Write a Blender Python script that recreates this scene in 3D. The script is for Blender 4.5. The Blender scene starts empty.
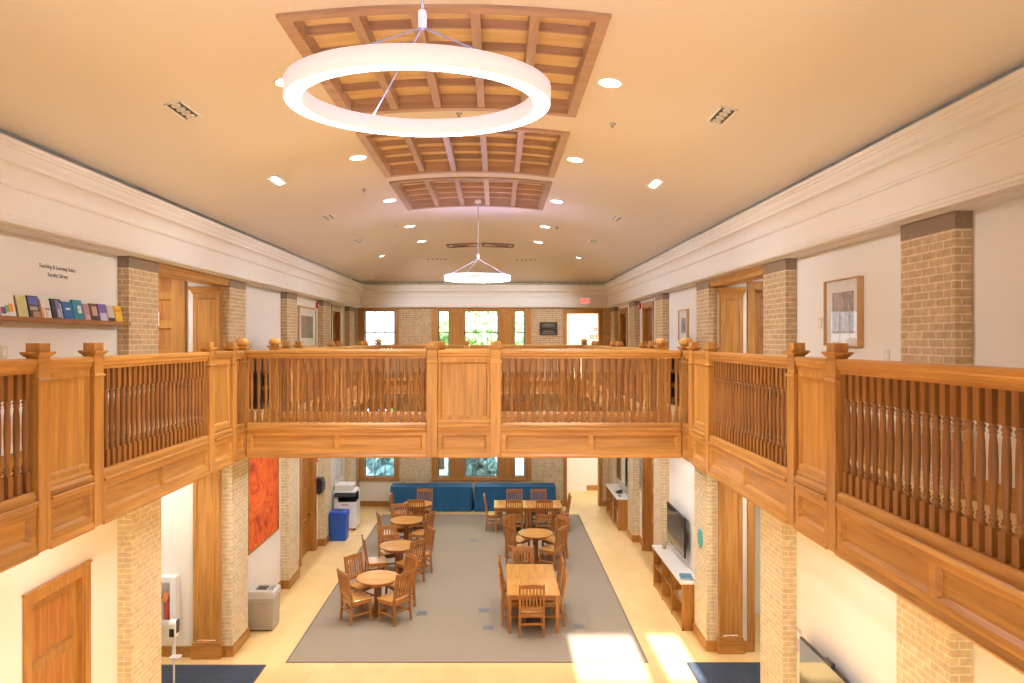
import bpy, bmesh, math, random
from mathutils import Vector, Matrix, Quaternion
random.seed(7)
PI = math.pi
SC = bpy.context.scene
COL = SC.collection
VX, VY, F, CZ = 496.5, 340.0, 720.0, 5.4        # the camera's vanishing point, focal length (px) and height

# ------------------------------------------------------------------ materials
def new_mat(name):
    m = bpy.data.materials.new(name); m.use_nodes = True
    nt = m.node_tree
    return m, nt, nt.nodes['Principled BSDF']

def plain(name, col, rough=0.5, metal=0.0, coat=0.0, emit=None, es=0.0, bump=0.0, bscale=60.0, var=0.0):
    m, nt, b = new_mat(name)
    b.inputs['Base Color'].default_value = (*col, 1)
    b.inputs['Roughness'].default_value = rough
    b.inputs['Metallic'].default_value = metal
    b.inputs['Coat Weight'].default_value = coat
    if emit:
        b.inputs['Emission Color'].default_value = (*emit, 1)
        b.inputs['Emission Strength'].default_value = es
    if bump or var:
        tc = nt.nodes.new('ShaderNodeTexCoord'); n = nt.nodes.new('ShaderNodeTexNoise')
        n.inputs['Scale'].default_value = bscale; n.inputs['Detail'].default_value = 4
        nt.links.new(tc.outputs['Object'], n.inputs['Vector'])
        if bump:
            bp = nt.nodes.new('ShaderNodeBump'); bp.inputs['Strength'].default_value = bump; bp.inputs['Distance'].default_value = 0.01
            nt.links.new(n.outputs['Fac'], bp.inputs['Height']); nt.links.new(bp.outputs['Normal'], b.inputs['Normal'])
        if var:
            r = nt.nodes.new('ShaderNodeValToRGB')
            r.color_ramp.elements[0].position = 0.3; r.color_ramp.elements[1].position = 0.7
            r.color_ramp.elements[0].color = (*[c*(1-var) for c in col], 1)
            r.color_ramp.elements[1].color = (*[min(1, c*(1+var)) for c in col], 1)
            nt.links.new(n.outputs['Fac'], r.inputs['Fac']); nt.links.new(r.outputs['Color'], b.inputs['Base Color'])
    return m

def wood(name, axis, dark, light, rough=0.38, coat=0.15, fine=22.0):
    m, nt, b = new_mat(name)
    tc = nt.nodes.new('ShaderNodeTexCoord'); mp = nt.nodes.new('ShaderNodeMapping')
    s = [fine]*3; s['XYZ'.index(axis)] = fine*0.06
    mp.inputs['Scale'].default_value = s
    oi = nt.nodes.new('ShaderNodeObjectInfo')
    add = nt.nodes.new('ShaderNodeVectorMath'); add.operation = 'ADD'
    sc = nt.nodes.new('ShaderNodeVectorMath'); sc.operation = 'SCALE'; sc.inputs['Scale'].default_value = 9.0
    nt.links.new(oi.outputs['Random'], sc.inputs[0])
    nt.links.new(tc.outputs['Object'], add.inputs[0]); nt.links.new(sc.outputs[0], add.inputs[1])
    nt.links.new(add.outputs[0], mp.inputs['Vector'])
    n = nt.nodes.new('ShaderNodeTexNoise'); n.inputs['Scale'].default_value = 1.0; n.inputs['Detail'].default_value = 6
    n.inputs['Roughness'].default_value = 0.6; n.inputs['Distortion'].default_value = 0.6
    nt.links.new(mp.outputs[0], n.inputs['Vector'])
    r = nt.nodes.new('ShaderNodeValToRGB')
    r.color_ramp.elements[0].position = 0.30; r.color_ramp.elements[0].color = (*dark, 1)
    r.color_ramp.elements[1].position = 0.66; r.color_ramp.elements[1].color = (*light, 1)
    nt.links.new(n.outputs['Fac'], r.inputs['Fac'])
    hsv = nt.nodes.new('ShaderNodeHueSaturation')
    mr = nt.nodes.new('ShaderNodeMapRange'); mr.inputs['To Min'].default_value = 0.88; mr.inputs['To Max'].default_value = 1.12
    nt.links.new(oi.outputs['Random'], mr.inputs['Value']); nt.links.new(mr.outputs[0], hsv.inputs['Value'])
    nt.links.new(r.outputs['Color'], hsv.inputs['Color']); nt.links.new(hsv.outputs['Color'], b.inputs['Base Color'])
    bp = nt.nodes.new('ShaderNodeBump'); bp.inputs['Strength'].default_value = 0.08; bp.inputs['Distance'].default_value = 0.005
    nt.links.new(n.outputs['Fac'], bp.inputs['Height']); nt.links.new(bp.outputs['Normal'], b.inputs['Normal'])
    b.inputs['Roughness'].default_value = rough; b.inputs['Coat Weight'].default_value = coat; b.inputs['Coat Roughness'].default_value = 0.25
    return m

OD, OL = (0.33, 0.136, 0.026), (0.54, 0.262, 0.058)
W = {a: wood('oak_'+a, a, OD, OL) for a in 'XYZ'}
WC = {a: wood('chair_oak_'+a, a, (0.29, 0.105, 0.020), (0.47, 0.195, 0.045)) for a in 'XYZ'}
WT = {a: wood('table_oak_'+a, a, (0.46, 0.205, 0.045), (0.65, 0.335, 0.088), rough=0.22) for a in 'XYZ'}
WD = {a: wood('dark_oak_'+a, a, (0.22, 0.085, 0.02), (0.36, 0.15, 0.04)) for a in 'XYZ'}
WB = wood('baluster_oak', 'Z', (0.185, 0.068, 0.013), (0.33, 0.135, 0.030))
WCO = {a: wood('coffer_oak_'+a, a, (0.38, 0.24, 0.165), (0.52, 0.34, 0.245), fine=16) for a in 'XYZ'}
COFB = wood('coffer_board', 'X', (0.70, 0.46, 0.22), (0.92, 0.70, 0.40), fine=10)

def brick(name, c1, c2, mortar):
    m, nt, b = new_mat(name)
    tc = nt.nodes.new('ShaderNodeTexCoord'); sx = nt.nodes.new('ShaderNodeSeparateXYZ')
    nt.links.new(tc.outputs['Object'], sx.inputs[0])
    ad = nt.nodes.new('ShaderNodeMath'); ad.operation = 'ADD'
    nt.links.new(sx.outputs['X'], ad.inputs[0]); nt.links.new(sx.outputs['Y'], ad.inputs[1])
    cb = nt.nodes.new('ShaderNodeCombineXYZ')
    nt.links.new(ad.outputs[0], cb.inputs['X']); nt.links.new(sx.outputs['Z'], cb.inputs['Y'])
    br = nt.nodes.new('ShaderNodeTexBrick')
    br.inputs['Scale'].default_value = 1.0
    br.inputs['Brick Width'].default_value = 0.203; br.inputs['Row Height'].default_value = 0.0677
    br.inputs['Mortar Size'].default_value = 0.006; br.inputs['Mortar Smooth'].default_value = 0.15
    br.inputs['Color1'].default_value = (*c1, 1); br.inputs['Color2'].default_value = (*c2, 1); br.inputs['Mortar'].default_value = (*mortar, 1)
    nt.links.new(cb.outputs[0], br.inputs['Vector'])
    n = nt.nodes.new('ShaderNodeTexNoise'); n.inputs['Scale'].default_value = 14; n.inputs['Detail'].default_value = 3
    nt.links.new(tc.outputs['Object'], n.inputs['Vector'])
    mr = nt.nodes.new('ShaderNodeMapRange'); mr.inputs['From Min'].default_value = 0.3; mr.inputs['From Max'].default_value = 0.7
    mr.inputs['To Min'].default_value = 0.85; mr.inputs['To Max'].default_value = 1.12
    nt.links.new(n.outputs['Fac'], mr.inputs['Value'])
    mx = nt.nodes.new('ShaderNodeVectorMath'); mx.operation = 'SCALE'
    nt.links.new(br.outputs['Color'], mx.inputs[0]); nt.links.new(mr.outputs[0], mx.inputs['Scale'])
    nt.links.new(mx.outputs[0], b.inputs['Base Color'])
    bp = nt.nodes.new('ShaderNodeBump'); bp.invert = True; bp.inputs['Strength'].default_value = 0.5; bp.inputs['Distance'].default_value = 0.006
    nt.links.new(br.outputs['Fac'], bp.inputs['Height']); nt.links.new(bp.outputs['Normal'], b.inputs['Normal'])
    b.inputs['Roughness'].default_value = 0.75
    return m
BRU = brick('tan_brick', (0.60, 0.42, 0.23), (0.49, 0.335, 0.178), (0.72, 0.62, 0.48))
BRG = brick('tan_brick_lit', (0.69, 0.565, 0.36), (0.61, 0.485, 0.295), (0.80, 0.72, 0.56))  # same brick as upstairs, brighter ground floor light put into the colour

PAINT = plain('cream_paint', (0.83, 0.81, 0.77), 0.65, bump=0.02, bscale=150)
PAINTG = plain('pale_paint', (0.86, 0.83, 0.75), 0.6, bump=0.02, bscale=150)
CEILM = plain('ceiling_tan_paint', (0.755, 0.675, 0.605), 0.8, bump=0.02, bscale=120)
CORN = plain('cornice_paint', (0.81, 0.78, 0.765), 0.55)
STONE = plain('brown_stone', (0.27, 0.19, 0.135), 0.7, bump=0.1, bscale=40, var=0.12)
WHITE = plain('white_plastic', (0.85, 0.85, 0.84), 0.35)
WHITEM = plain('white_metal', (0.82, 0.82, 0.84), 0.35)
LAMIN = plain('white_laminate', (0.87, 0.85, 0.82), 0.3)
BLACK = plain('black_plastic', (0.012, 0.012, 0.014), 0.3)
DARK = plain('dark_grey', (0.05, 0.05, 0.055), 0.4)
GREY = plain('grey_steel', (0.42, 0.42, 0.41), 0.4, metal=0.6)
REFL = plain('reflector_metal', (0.74, 0.71, 0.68), 0.3, metal=0.2)
SCREEN = plain('tv_screen_glass', (0.03, 0.025, 0.022), 0.08, coat=0.5)
BINM = plain('bin_grey', (0.40, 0.355, 0.28), 0.45)
BINL = plain('bin_lid', (0.55, 0.53, 0.48), 0.4)
BLUEB = plain('blue_bin_plastic', (0.02, 0.10, 0.52), 0.4)
CLOTH = plain('blue_cloth', (0.012, 0.115, 0.27), 0.8, bump=0.15, bscale=30)
MAT = plain('dark_mat', (0.045, 0.060, 0.090), 0.95, bump=0.6, bscale=120, var=0.35)
TEAL = plain('teal_plaque', (0.10, 0.42, 0.42), 0.5)
LILAC = plain('lilac_plate', (0.60, 0.52, 0.72), 0.5)
RED = plain('red_paint', (0.55, 0.02, 0.015), 0.35)
ORANGE = plain('orange_tag', (0.85, 0.22, 0.05), 0.5)
BRONZE = plain('dark_bronze', (0.045, 0.035, 0.03), 0.4, metal=0.4)
BRONZEL = plain('bronze_letters', (0.40, 0.33, 0.26), 0.4, metal=0.4)
LETTER = plain('dark_letters', (0.09, 0.07, 0.06), 0.5)
PAPER = plain('paper', (0.85, 0.84, 0.80), 0.7)
CABLE = plain('cable_blue_grey', (0.38, 0.38, 0.55), 0.4)
FRAMEW = plain('pale_wood_frame', (0.62, 0.38, 0.18), 0.4)
GRASS = plain('pale_snow', (0.80, 0.83, 0.86), 0.9, bscale=3, var=0.06)
LEAF = plain('leaf_green', (0.22, 0.42, 0.12), 0.6, bscale=2, var=0.5)
LEAFB = plain('spruce_blue_green', (0.26, 0.48, 0.52), 0.6, bscale=2, var=0.5)
BARK = plain('bark', (0.12, 0.08, 0.05), 0.9)
LAMPW = plain('lamp_lens', (0.9, 0.9, 0.9), 0.4, emit=(1.0, 0.93, 0.82), es=10)
RINGE = plain('ring_diffuser', (0.9, 0.9, 0.9), 0.4, emit=(0.95, 0.95, 1.0), es=14)
RINGU = plain('ring_uplight', (0.9, 0.9, 0.9), 0.4, emit=(0.54, 0.52, 1.0), es=34)
RINGB = plain('ring_body', (0.82, 0.82, 0.84), 0.4, emit=(0.86, 0.88, 1.0), es=0.33)
EXITR = plain('exit_letters', (0.8, 0.05, 0.04), 0.4, emit=(1.0, 0.08, 0.06), es=1.5)
EXITB = plain('exit_face', (0.80, 0.62, 0.58), 0.4, emit=(1.0, 0.35, 0.3), es=0.35)

def glass_mat():
    m, nt, b = new_mat('window_glass')
    out = nt.nodes['Material Output']
    tr = nt.nodes.new('ShaderNodeBsdfTransparent'); gl = nt.nodes.new('ShaderNodeBsdfGlossy'); gl.inputs['Roughness'].default_value = 0.02
    mx = nt.nodes.new('ShaderNodeMixShader'); mx.inputs[0].default_value = 0.06
    nt.links.new(tr.outputs[0], mx.inputs[1]); nt.links.new(gl.outputs[0], mx.inputs[2]); nt.links.new(mx.outputs[0], out.inputs[0])
    return m
GLASS = glass_mat()

def floor_mat():
    m, nt, b = new_mat('maple_floor')
    tc = nt.nodes.new('ShaderNodeTexCoord'); mp = nt.nodes.new('ShaderNodeMapping'); mp.inputs['Rotation'].default_value = (0, 0, PI/2)
    nt.links.new(tc.outputs['Object'], mp.inputs[0])
    br = nt.nodes.new('ShaderNodeTexBrick'); br.inputs['Scale'].default_value = 1
    br.inputs['Brick Width'].default_value = 0.9; br.inputs['Row Height'].default_value = 0.3; br.inputs['Mortar Size'].default_value = 0.0012
    br.inputs['Color1'].default_value = (0.79, 0.56, 0.25, 1); br.inputs['Color2'].default_value = (0.74, 0.51, 0.215, 1); br.inputs['Mortar'].default_value = (0.71, 0.48, 0.20, 1)
    nt.links.new(mp.outputs[0], br.inputs['Vector'])
    n = nt.nodes.new('ShaderNodeTexNoise'); n.inputs['Scale'].default_value = 2.5; n.inputs['Detail'].default_value = 6
    nt.links.new(tc.outputs['Object'], n.inputs['Vector'])
    mr = nt.nodes.new('ShaderNodeMapRange'); mr.inputs['To Min'].default_value = 0.88; mr.inputs['To Max'].default_value = 1.1
    nt.links.new(n.outputs['Fac'], mr.inputs['Value'])
    s = nt.nodes.new('ShaderNodeVectorMath'); s.operation = 'SCALE'
    nt.links.new(br.outputs['Color'], s.inputs[0]); nt.links.new(mr.outputs[0], s.inputs['Scale']); nt.links.new(s.outputs[0], b.inputs['Base Color'])
    b.inputs['Roughness'].default_value = 0.35
    return m
FLOORM = floor_mat()
RUGM = plain('taupe_carpet', (0.30, 0.245, 0.175), 0.97, bump=0.5, bscale=220, var=0.16)

def art_mat(name, cols, scale=3.0, seed=0.0, dist=1.5, rough=0.6):
    m, nt, b = new_mat(name)
    tc = nt.nodes.new('ShaderNodeTexCoord'); mp = nt.nodes.new('ShaderNodeMapping'); mp.inputs['Location'].default_value = (seed, seed*1.7, seed*0.3)
    n = nt.nodes.new('ShaderNodeTexNoise'); n.inputs['Scale'].default_value = scale; n.inputs['Detail'].default_value = 5; n.inputs['Distortion'].default_value = dist
    nt.links.new(tc.outputs['Object'], mp.inputs[0]); nt.links.new(mp.outputs[0], n.inputs['Vector'])
    r = nt.nodes.new('ShaderNodeValToRGB'); e = r.color_ramp.elements
    k = len(cols)
    while len(e) < k: e.new(0.5)
    for i, c in enumerate(cols):
        e[i].position = 0.30 + 0.40*i/(k-1); e[i].color = (*c, 1)
    nt.links.new(n.outputs['Fac'], r.inputs['Fac']); nt.links.new(r.outputs['Color'], b.inputs['Base Color'])
    b.inputs['Roughness'].default_value = rough
    return m
REDART = art_mat('red_orange_abstract', [(0.30, 0.05, 0.01), (0.62, 0.07, 0.01), (0.78, 0.16, 0.02), (0.55, 0.035, 0.015), (0.80, 0.28, 0.06)], 1.6, 3.0, 2.5)
ART1 = art_mat('grey_print', [(0.55, 0.50, 0.48), (0.30, 0.28, 0.30), (0.60, 0.50, 0.45), (0.25, 0.20, 0.20)], 5, 1.0)
ART2 = art_mat('brown_landscape', [(0.20, 0.15, 0.10), (0.45, 0.28, 0.15), (0.25, 0.30, 0.28), (0.50, 0.42, 0.30)], 4, 6.0)
ART3 = art_mat('pale_print', [(0.72, 0.70, 0.60), (0.55, 0.50, 0.38), (0.78, 0.76, 0.70)], 3, 9.0)
ART4 = art_mat('dark_figure_print', [(0.10, 0.10, 0.12), (0.45, 0.42, 0.38), (0.12, 0.11, 0.10)], 6, 2.0)
ART5 = art_mat('poster_print', [(0.60, 0.55, 0.50), (0.20, 0.25, 0.40), (0.60, 0.20, 0.12)], 6, 4.0)

# ------------------------------------------------------------------ mesh builder
class MB:
    def __init__(s): s.v = []; s.f = []; s.sm = []
    def add(s, vs, fs, smooth=False):
        b = len(s.v); s.v += [tuple(v) for v in vs]
        for f in fs: s.f.append(tuple(b+i for i in f)); s.sm.append(smooth)
        return s
    def box(s, x0, x1, y0, y1, z0, z1):
        if x0 > x1: x0, x1 = x1, x0
        if y0 > y1: y0, y1 = y1, y0
        if z0 > z1: z0, z1 = z1, z0
        return s.add([(x0,y0,z0),(x1,y0,z0),(x1,y1,z0),(x0,y1,z0),(x0,y0,z1),(x1,y0,z1),(x1,y1,z1),(x0,y1,z1)],
                     [(0,3,2,1),(4,5,6,7),(0,1,5,4),(1,2,6,5),(2,3,7,6),(3,0,4,7)])
    def frustum(s, cx, cy, z0, a0, b0, z1, a1, b1):
        return s.add([(cx-a0,cy-b0,z0),(cx+a0,cy-b0,z0),(cx+a0,cy+b0,z0),(cx-a0,cy+b0,z0),
                      (cx-a1,cy-b1,z1),(cx+a1,cy-b1,z1),(cx+a1,cy+b1,z1),(cx-a1,cy+b1,z1)],
                     [(0,3,2,1),(4,5,6,7),(0,1,5,4),(1,2,6,5),(2,3,7,6),(3,0,4,7)])
    def ext(s, prof, axis, a, b):            # closed polygon extruded along an axis; prof gives the two other coordinates
        n = len(prof)
        def P(p, t):
            if axis == 'X': return (t, p[0], p[1])
            if axis == 'Y': return (p[0], t, p[1])
            return (p[0], p[1], t)
        vs = [P(p, a) for p in prof] + [P(p, b) for p in prof]
        fs = [tuple(range(n)), tuple(range(2*n-1, n-1, -1))] + [(i, i+n, (i+1) % n + n, (i+1) % n) for i in range(n)]
        return s.add(vs, fs)
    def lathe(s, prof, cx=0, cy=0, seg=16, caps=True):   # prof: (r, z)
        vs = []; fs = []; n = len(prof)
        for r, z in prof:
            for k in range(seg):
                a = 2*PI*k/seg; vs.append((cx+r*math.cos(a), cy+r*math.sin(a), z))
        for i in range(n-1):
            for k in range(seg):
                k2 = (k+1) % seg; fs.append((i*seg+k, i*seg+k2, (i+1)*seg+k2, (i+1)*seg+k))
        s.add(vs, fs, True)
        if caps:
            s.add([vs[k] for k in range(seg)], [tuple(range(seg-1, -1, -1))]); s.add(vs[-seg:], [tuple(range(seg))])
        return s
    def tube(s, pts, r, seg=8):
        pts = [Vector(p) for p in pts]; vs = []; fs = []
        for i, p in enumerate(pts):
            d = (pts[min(i+1, len(pts)-1)] - pts[max(i-1, 0)]).normalized()
            q = d.to_track_quat('Z', 'Y')
            for k in range(seg):
                a = 2*PI*k/seg; vs.append(p + q @ Vector((r*math.cos(a), r*math.sin(a), 0)))
        for i in range(len(pts)-1):
            for k in range(seg):
                k2 = (k+1) % seg; fs.append((i*seg+k, i*seg+k2, (i+1)*seg+k2, (i+1)*seg+k))
        fs.append(tuple(range(seg-1, -1, -1))); fs.append(tuple(range((len(pts)-1)*seg, len(pts)*seg)))
        return s.add(vs, fs, True)
    def sphere(s, c, r, u=14, v=9, sz=1.0):
        prof = [(max(1e-4, r*math.sin(PI*i/v)), c[2] - sz*r*math.cos(PI*i/v)) for i in range(v+1)]
        return s.lathe(prof, c[0], c[1], u, caps=False)
    def frame(s, x0, x1, z0, z1, w, y0, y1):          # rectangular ring of boards
        s.box(x0, x0+w, y0, y1, z0, z1); s.box(x1-w, x1, y0, y1, z0, z1)
        s.box(x0+w, x1-w, y0, y1, z0, z0+w); s.box(x0+w, x1-w, y0, y1, z1-w, z1); return s
    def slope(s, x0, x1, z0, z1, m, yf, yb):          # moulding sloping in from a frame's inner edge
        a = [(x0,yf,z0),(x1,yf,z0),(x1,yf,z1),(x0,yf,z1)]; b = [(x0+m,yb,z0+m),(x1-m,yb,z0+m),(x1-m,yb,z1-m),(x0+m,yb,z1-m)]
        return s.add(a+b, [(0,1,5,4),(1,2,6,5),(2,3,7,6),(3,0,4,7)])
    def xf(s, M):
        s.v = [tuple(M @ Vector(v)) for v in s.v]; return s
    def build(s, name, mat, parent=None, bev=0.0, loc=None):
        me = bpy.data.meshes.new(name); me.from_pydata(s.v, [], s.f); me.update()
        bm = bmesh.new(); bm.from_mesh(me); bmesh.ops.recalc_face_normals(bm, faces=bm.faces); bm.to_mesh(me); bm.free()
        for p, q in zip(me.polygons, s.sm): p.use_smooth = q
        mats = mat if isinstance(mat, (list, tuple)) else [mat]
        for x in mats: me.materials.append(x)
        o = bpy.data.objects.new(name, me); COL.objects.link(o)
        if parent is not None: o.parent = parent
        if loc is not None: o.location = loc
        if bev:
            b = o.modifiers.new('bevel', 'BEVEL'); b.width = bev; b.segments = 2; b.limit_method = 'ANGLE'
        return o

def empty(name, loc=(0, 0, 0), rz=0.0):
    o = bpy.data.objects.new(name, None); COL.objects.link(o); o.location = loc; o.rotation_euler = (0, 0, rz); o.empty_display_size = 0.2
    return o
def tag(o, label, cat, group=None):
    o['label'] = label; o['category'] = cat
    if group: o['group'] = group
    return o
def thing(name, label, cat, loc=(0, 0, 0), rz=0.0, group=None): return tag(empty(name, loc, rz), label, cat, group)
def struct(o): o['kind'] = 'structure'; return o
def copy_tree(o, loc, rz, label, group=None):
    r = o.copy(); COL.objects.link(r); r.location = loc; r.rotation_euler = (0, 0, rz); r['label'] = label
    if group: r['group'] = group
    for c in list(o.children):
        d = c.copy(); COL.objects.link(d); d.parent = r
        for g in list(c.children):
            h = g.copy(); COL.objects.link(h); h.parent = d
    return r
def wall_cells(mb, axis, t0, t1, u0, u1, z0, z1, holes):    # solid wall with rectangular openings; axis is the normal
    us = sorted({u0, u1, *[h[0] for h in holes], *[h[1] for h in holes]}); zs = sorted({z0, z1, *[h[2] for h in holes], *[h[3] for h in holes]})
    us = [u for u in us if u0 <= u <= u1]; zs = [z for z in zs if z0 <= z <= z1]
    for a, b in zip(us, us[1:]):
        run = None
        for c, d in zip(zs, zs[1:]):
            um, zm = (a+b)/2, (c+d)/2
            if any(h[0] < um < h[1] and h[2] < zm < h[3] for h in holes):
                if run: _cell(mb, axis, t0, t1, a, b, *run); run = None
            else: run = (run[0], d) if run else (c, d)
        if run: _cell(mb, axis, t0, t1, a, b, *run)
def _cell(mb, axis, t0, t1, a, b, c, d):
    if axis == 'X': mb.box(t0, t1, a, b, c, d)
    else: mb.box(a, b, t0, t1, c, d)

# ------------------------------------------------------------------ key planes
XL, XR = -4.69, 3.83                # long walls
PXL, PXR = -4.55, 3.69              # faces of the upper brick piers
GXL, GXR = -4.51, 3.65              # faces of the lower brick piers
VL, VR = -3.16, 2.34                # edges of the open well
YB0, YB1 = 9.05, 10.5               # bridge
YF = 19.6                           # far edge of the well
YW = 23.4                           # far wall
YN = -4.0                           # near wall, behind the camera
ZU = 4.12                           # upper floor
ZS = 3.92                           # underside of the gallery
ZC = 6.44                           # soffit under the cornice
HC = -0.41                          # hall axis
LP = [5.5, 8.91, 12.29, 15.64, 18.9, 22.27]       # near edges of the piers, left
RP = [5.79, 9.18, 12.5, 15.96, 19.25, 22.6]       # and right
PW = 0.78

# ------------------------------------------------------------------ room shell
mb = MB(); mb.box(-8, 8, YN, 27, -0.2, 0); struct(mb.build('floor', FLOORM))
mb = MB()
for x0, x1, y0, y1 in ((-7.0, VL-0.07, 2.0, YW), (VR+0.07, 6.4, 2.0, YW), (VL-0.07, VR+0.07, YB0+0.07, YB1-0.07), (VL-0.07, VR+0.07, YF+0.07, YW), (1.9, 5.2, YW, 26.2)):
    mb.box(x0, x1, y0, y1, ZS, ZU)
struct(mb.build('floor_upper', FLOORM))

mb = MB()
holesL = [(9.75, 12.29, 0, 3.75), (9.75, 12.29, ZU, ZC), (7.23, 8.17, 0, 2.74), (17.25, 18.43, 0, 3.1), (20.5, 21.5, ZU, 6.25)]
wall_cells(mb, 'X', XL-0.15, XL, YN, YW+0.2, 0, 8.3, holesL); struct(mb.build('wall_left', PAINT))
mb = MB()
holesR = [(10.05, 12.5, 0, 3.75), (10.05, 12.5, ZU, ZC), (17.25, 18.43, 0, 3.1), (17.6, 18.7, ZU, 6.22), (21.1, 22.2, ZU, 6.22)]
wall_cells(mb, 'X', XR, XR+0.15, YN, YW+0.2, 0, 8.3, holesR); struct(mb.build('wall_right', PAINT))

# far wall, brick, with windows and a doorway on each floor
WINS = [(-4.29, -3.30), (-1.90, -1.53), (-1.04, 0.06), (0.57, 0.93)]
mb = MB(); holes = []
for a, b in WINS: holes += [(a, b, 0.95, 3.2), (a, b, 4.95, 6.36)]
holes += [(2.27, 3.34, 0, 3.1), (2.27, 3.34, ZU, 6.28)]
wall_cells(mb, 'Y', YW, YW+0.25, XL, XR, 0, 8.3, holes); struct(mb.build('wall_back', BRG))
mb = MB()
wall_cells(mb, 'Y', YW-0.012, YW, -4.5, XR, ZU, ZC, [(a, b, 4.95, 6.36) for a, b in WINS] + [(2.27, 3.34, ZU, 6.28)])
struct(mb.build('wall_back_upper', BRU))
mb = MB(); mb.box(-4.45, -3.15, YW-0.03, YW, 0.16, 0.86); mb.box(-2.1, 1.15, YW-0.03, YW, 0.16, 0.86); struct(mb.build('trim_1', PAINTG))

# side vestibules between piers, both floors; corridor past the far doorway
def pocket(name, side, y0, y1, x0, x1, z0, z1, hole=None):
    mb = MB()
    wall_cells(mb, 'Y', y1, y1+0.1, min(x0, x1), max(x0, x1), z0, z1, hole or [])
    mb.box(x0, x1, y0-0.1, y0, z0, z1)
    s = 1 if x1 > x0 else -1
    mb.box(x1, x1+0.1*s, y0-0.1, y1+0.1, z0, z1); mb.box(x0, x1+0.1*s, y0-0.1, y1+0.1, z1, z1+0.1)
    return struct(mb.build(name, PAINT if z0 > 1 else PAINTG))
pocket('wall_left_alcove_upper', 'l', 9.75, 12.29, XL-0.15, -6.7, ZU, 6.95)
pocket('wall_left_alcove', 'l', 9.75, 12.29, XL-0.15, -6.9, 0, 3.85)
pocket('wall_right_alcove_upper', 'r', 10.05, 12.5, XR+0.15, 6.0, ZU, 6.95, [(4.47, 5.2, ZU, 6.27)])
pocket('wall_right_alcove', 'r', 10.05, 12.5, XR+0.15, 6.0, 0, 3.85, [(4.47, 5.2, 0, 3.3)])
for z0, z1, nm in ((0, 3.9, 'wall_corridor'), (ZU, 6.9, 'wall_corridor_upper')):
    mb = MB(); mb.box(1.9, 5.2, 25.9, 26.0, z0, z1); mb.box(1.8, 1.9, YW+0.25, 26.0, z0, z1); mb.box(5.2, 5.3, YW+0.25, 26.0, z0, z1)
    mb.box(1.9, 3.22, 25.75, 25.9, z0, z1); mb.box(1.8, 5.3, YW+0.25, 26, z1, z1+0.1)
    struct(mb.build(nm, PAINTG))
mb = MB(); mb.box(4.3, 6.2, 14.2, 14.3, 0, 6.9); mb.box(6.2, 6.3, 12.6, 14.3, 0, 6.9); struct(mb.build('wall_stair', PAINTG))

# near wall behind the camera: tall openings added for sky fill, sun windows above
nh = [(-3.8, -2.7, 1.0, 4.6), (-1.0, 0.1, 1.0, 4.6), (1.8, 2.9, 1.0, 4.6), (1.30, 2.45, 5.30, 5.98), (2.75, 3.3, 5.30, 5.98)]
mb = MB(); wall_cells(mb, 'Y', YN-0.2, YN, XL, XR, 0, 8.3, nh); struct(mb.build('wall_front', PAINT))

# baseboards
def baseboard(name, segs):
    mb = MB()
    for ax, p, q, a, b, z in segs:      # ax X: runs along Y at x=p..q
        if ax == 'X': mb.box(p, q, a, b, z, z+0.17); mb.box(p, q, a, b, z+0.17, z+0.185)
        else: mb.box(a, b, p, q, z, z+0.18)
    return struct(mb.build(name, W['Y'], bev=0.006))
segs = []
for a, b in ((YN, 7.1), (8.3, 9.7), (12.3, 17.1), (18.55, YW)): segs.append(('X', XL, XL+0.025, a, b, 0))
for y in LP: segs += [('X', GXL, GXL+0.025, y-0.025, y+PW+0.025, 0), ('Y', y-0.025, y, XL, GXL, 0), ('Y', y+PW, y+PW+0.025, XL, GXL, 0)]
segs += [('Y', 12.265, 12.29, -6.9, -5.2, 0), ('X', XL, XL+0.025, YN, 9.7, ZU), ('X', XL, XL+0.025, 12.3, 20.4, ZU)]
baseboard('baseboard_left', segs)
segs = []
for a, b in ((YN, 10.0), (12.5, 17.1), (18.55, YW)): segs.append(('X', XR-0.025, XR, a, b, 0))
for y in RP: segs += [('X', GXR-0.025, GXR, y-0.025, y+PW+0.025, 0), ('Y', y-0.025, y, GXR, XR, 0), ('Y', y+PW, y+PW+0.025, GXR, XR, 0)]
segs += [('Y', 12.475, 12.5, 4.26, 4.36, 0), ('X', XR-0.025, XR, YN, 10.0, ZU), ('X', XR-0.025, XR, 12.6, 17.5, ZU), ('Y', 25.87, 25.9, 3.22, 5.2, 0)]
baseboard('baseboard_right', segs)
baseboard('baseboard_back', [('Y', YW-0.03, YW, -4.5, 2.15, 0), ('Y', YW-0.03, YW, 3.47, XR, 0)])

# ------------------------------------------------------------------ cornice and ceiling
def prof(s, x):   # s=+1 right wall, -1 left; offset d towards the hall
    pts = [(0.5, 0), (0.5, -0.0), (0.0, 0.0)]
    return pts
FX = 4.0      # half width of the fascia
def cornice_pts():
    p = [(0.45, 1.04), (0.06, 1.04), (0.06, 1.055), (-0.045, 1.055), (-0.055, 1.075), (-0.035, 1.095), (-0.02, 1.10), (-0.02, 1.125), (0.0, 1.14), (0.0, 1.385), (-0.02, 1.39), (-0.03, 1.41), (-0.02, 1.43)]
    for i in range(7):
        a = PI/2*i/6; p.append((-0.02-0.085*(1-math.cos(a)), 1.43+0.14*math.sin(a)))
    p += [(-0.125, 1.575), (-0.125, 1.61), (-0.115, 1.615), (-0.14, 1.65), (-0.15, 1.69), (-0.165, 1.695), (-0.165, 1.72), (-0.18, 1.725), (-0.18, 1.765), (-0.05, 1.77), (-0.05, 1.74), (0.45, 1.74)]
    return p
cp = cornice_pts()
mb = MB(); mb.ext([(HC-FX-d, CZ+z) for d, z in cp], 'Y', YN, YW); struct(mb.build('trim_2', CORN))
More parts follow.
